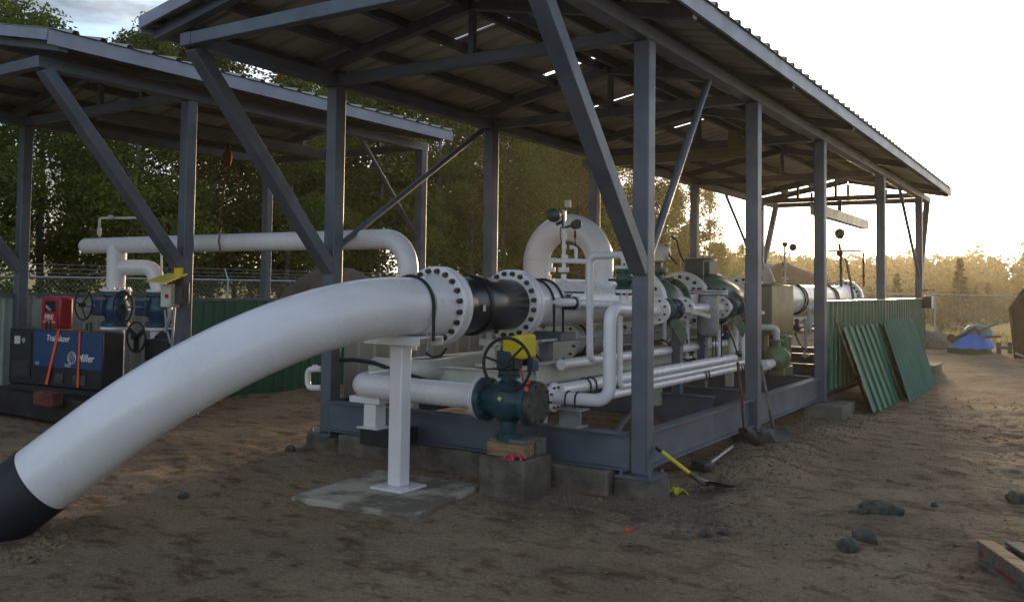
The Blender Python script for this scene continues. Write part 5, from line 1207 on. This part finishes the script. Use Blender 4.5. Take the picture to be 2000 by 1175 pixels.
# ------------------------------------------------------------------ hoses and small fittings round the nearest left column
hs_ = MB().tube([P(648, 704, 'y', 7.2), P(690, 702, 'y', 7.1), P(730, 708, 'y', 7.0), P(772, 724, 'y', 6.95), P(830, 742, 'y', 7.0)], .022, 8)
tag(hs_.build('black_hose', 'rubber', base=P(690, 702, 'y', 7.1)), 'thick black hose running from the nearest left column behind the white post', 'hose')
hs2 = MB().tube([P(832, 690, 'y', 6.9), P(845, 697, 'y', 6.9), P(862, 694, 'y', 6.95), P(872, 680, 'y', 7.0)], .012, 8)
tag(hs2.build('black_cable', 'rubber', base=P(845, 697, 'y', 6.9)), 'short black cable looping below the first big flange', 'cable')
ub_ = thing('bypass_fitting', 'small white U shaped bypass pipe left of the nearest left column', 'pipe fitting', P(612, 755, 'y', 7.6))
MB().tube(route([P(628, 720, 'y', 7.6), P(601, 721, 'y', 7.6), P(601, 757, 'y', 7.6), P(628, 757, 'y', 7.6)], .07, 6), .035, 12).build('pipe_run', 'white', ub_)
MB().cyl(P(615, 720, 'y', 7.6), P(615, 712, 'y', 7.6), .03, n=10).build('plug', 'white', ub_)
# welding spatter of small yard debris: short sticks
stx = [((1180, 1120), (1200, 1118)), ((420, 1085), (445, 1080)), ((1745, 1130), (1775, 1121)), ((1600, 1008), (1630, 1003))]
for k, (a, b) in enumerate(stx):
    pa_, pb_ = gp(*a), gp(*b)
    tag(MB().tube([pa_+Za*.006, pa_.lerp(pb_, .5)+Za*.012, pb_+Za*.006], [.005, .006, .003], 6).build('stick', 'greywood', base=pa_), ['thin stick on the dirt at the bottom centre', 'thin stick on the dirt at the lower left', 'thin stick near the bottom right below the paired stones', 'thin stick on the dirt left of the long boulder'][k], 'stick')

# ------------------------------------------------------------------ denser small pipework along the right side of the skid
rs = random.Random(17)
for k, (px, y_, z0_, z1_, r_, lab) in enumerate(((1298, 10.4, .9, 1.3, .028, 'thin white upright right beside the nearest right column'), (1342, 10.7, .7, 1.2, .034, 'white upright between the two grey stand posts'), (1404, 11.6, .62, 1.05, .03, 'white upright under the lever valve right of the grey vessel'), (1437, 12.2, .66, 1.25, .04, 'white upright just left of the second right column'), (1581, 16.6, .8, 1.3, .04, 'white upright just left of the third right column'), (1573, 16.2, .4, 1.1, .03, 'thin upright under the thick pipe by the control cabinet'))):
    q_ = P(px, 600, 'y', y_); t_ = thing('drop_pipe', lab, 'pipe', (q_.x, y_, z0_), 'small white uprights on the skid')
    MB().cyl((q_.x, y_, z0_), (q_.x, y_, z1_), r_, n=14).build('pipe_run', 'white', t_)
    for zz in (z0_+.04, z1_-.06):
        flange('flange', t_, (q_.x, y_, zz), Za, r_*2.1, .025, r_, 6, .008, faces=(1,))
for k, (px, py, y_, lab) in enumerate(((1246, 655, 9.3, 'tiny dark valve low behind the nearest right column'), (1325, 668, 10.9, 'tiny dark valve beside the first grey stand post'), (1416, 655, 11.8, 'tiny dark valve on the small white pipes right of the grey vessel'), (1350, 706, 11.0, 'tiny dark valve low between the grey stand posts'), (1556, 640, 14.6, 'tiny dark valve below the control cabinet'))):
    q_ = P(px, py, 'y', y_); v = thing('needle_valve', lab, 'valve', q_, 'small dark valves on the skid')
    body(v, q_, Ya, .055, .14, 'rubber' if k % 2 else 'blue', stem=Za); wheel(v, q_+Za*.12, Za, .045, .006, 3)
for k, (pts, lab) in enumerate((([(1255, 670), (1300, 664), (1330, 700), (1352, 704)], 'black instrument cable sagging under the side branch'), ([(1335, 640), (1342, 665), (1345, 690)], 'short black cable hanging below the first lever valve'), ([(1030, 668), (1046, 690), (1052, 700), (1076, 715)], 'black cable looping below the grey saddle behind the handwheel'), ([(1420, 640), (1432, 665), (1440, 688)], 'black cable left of the second right column'), ([(1552, 650), (1562, 672), (1580, 690)], 'black cable below the control cabinet'))):
    y_ = (10.2, 10.6, 8.0, 11.8, 14.6)[k]
    tag(MB().tube(route([P(a, b, 'y', y_) for a, b in pts], .1, 5), .011, 6).build('black_cable', 'rubber', base=P(*pts[0], 'y', y_)), lab, 'cable')
for k, (xa_, ya_2, yb_2, z_, lab) in enumerate(((-4.55, 7.6, 13, 1.06, 'long grey conduit under the thick pipe'), (-4.62, 9.2, 20, .92, 'second grey conduit just above the inner white rail'))):
    tag(MB().cyl((xa_, ya_2, z_), (xa_, yb_2, z_), .02, n=10).build('conduit', 'galv', base=(xa_, ya_2, z_)), lab, 'conduit')

def around_pipe():
    a = rg_.uniform(0, 6.28); q_ = rg_.gauss(.30, .06); return (-6.12+q_*1.5*math.cos(a), 3.22+q_*1.2*math.sin(a))
pebbles('backfill', 900, around_pipe, .006, .022, 'ground')
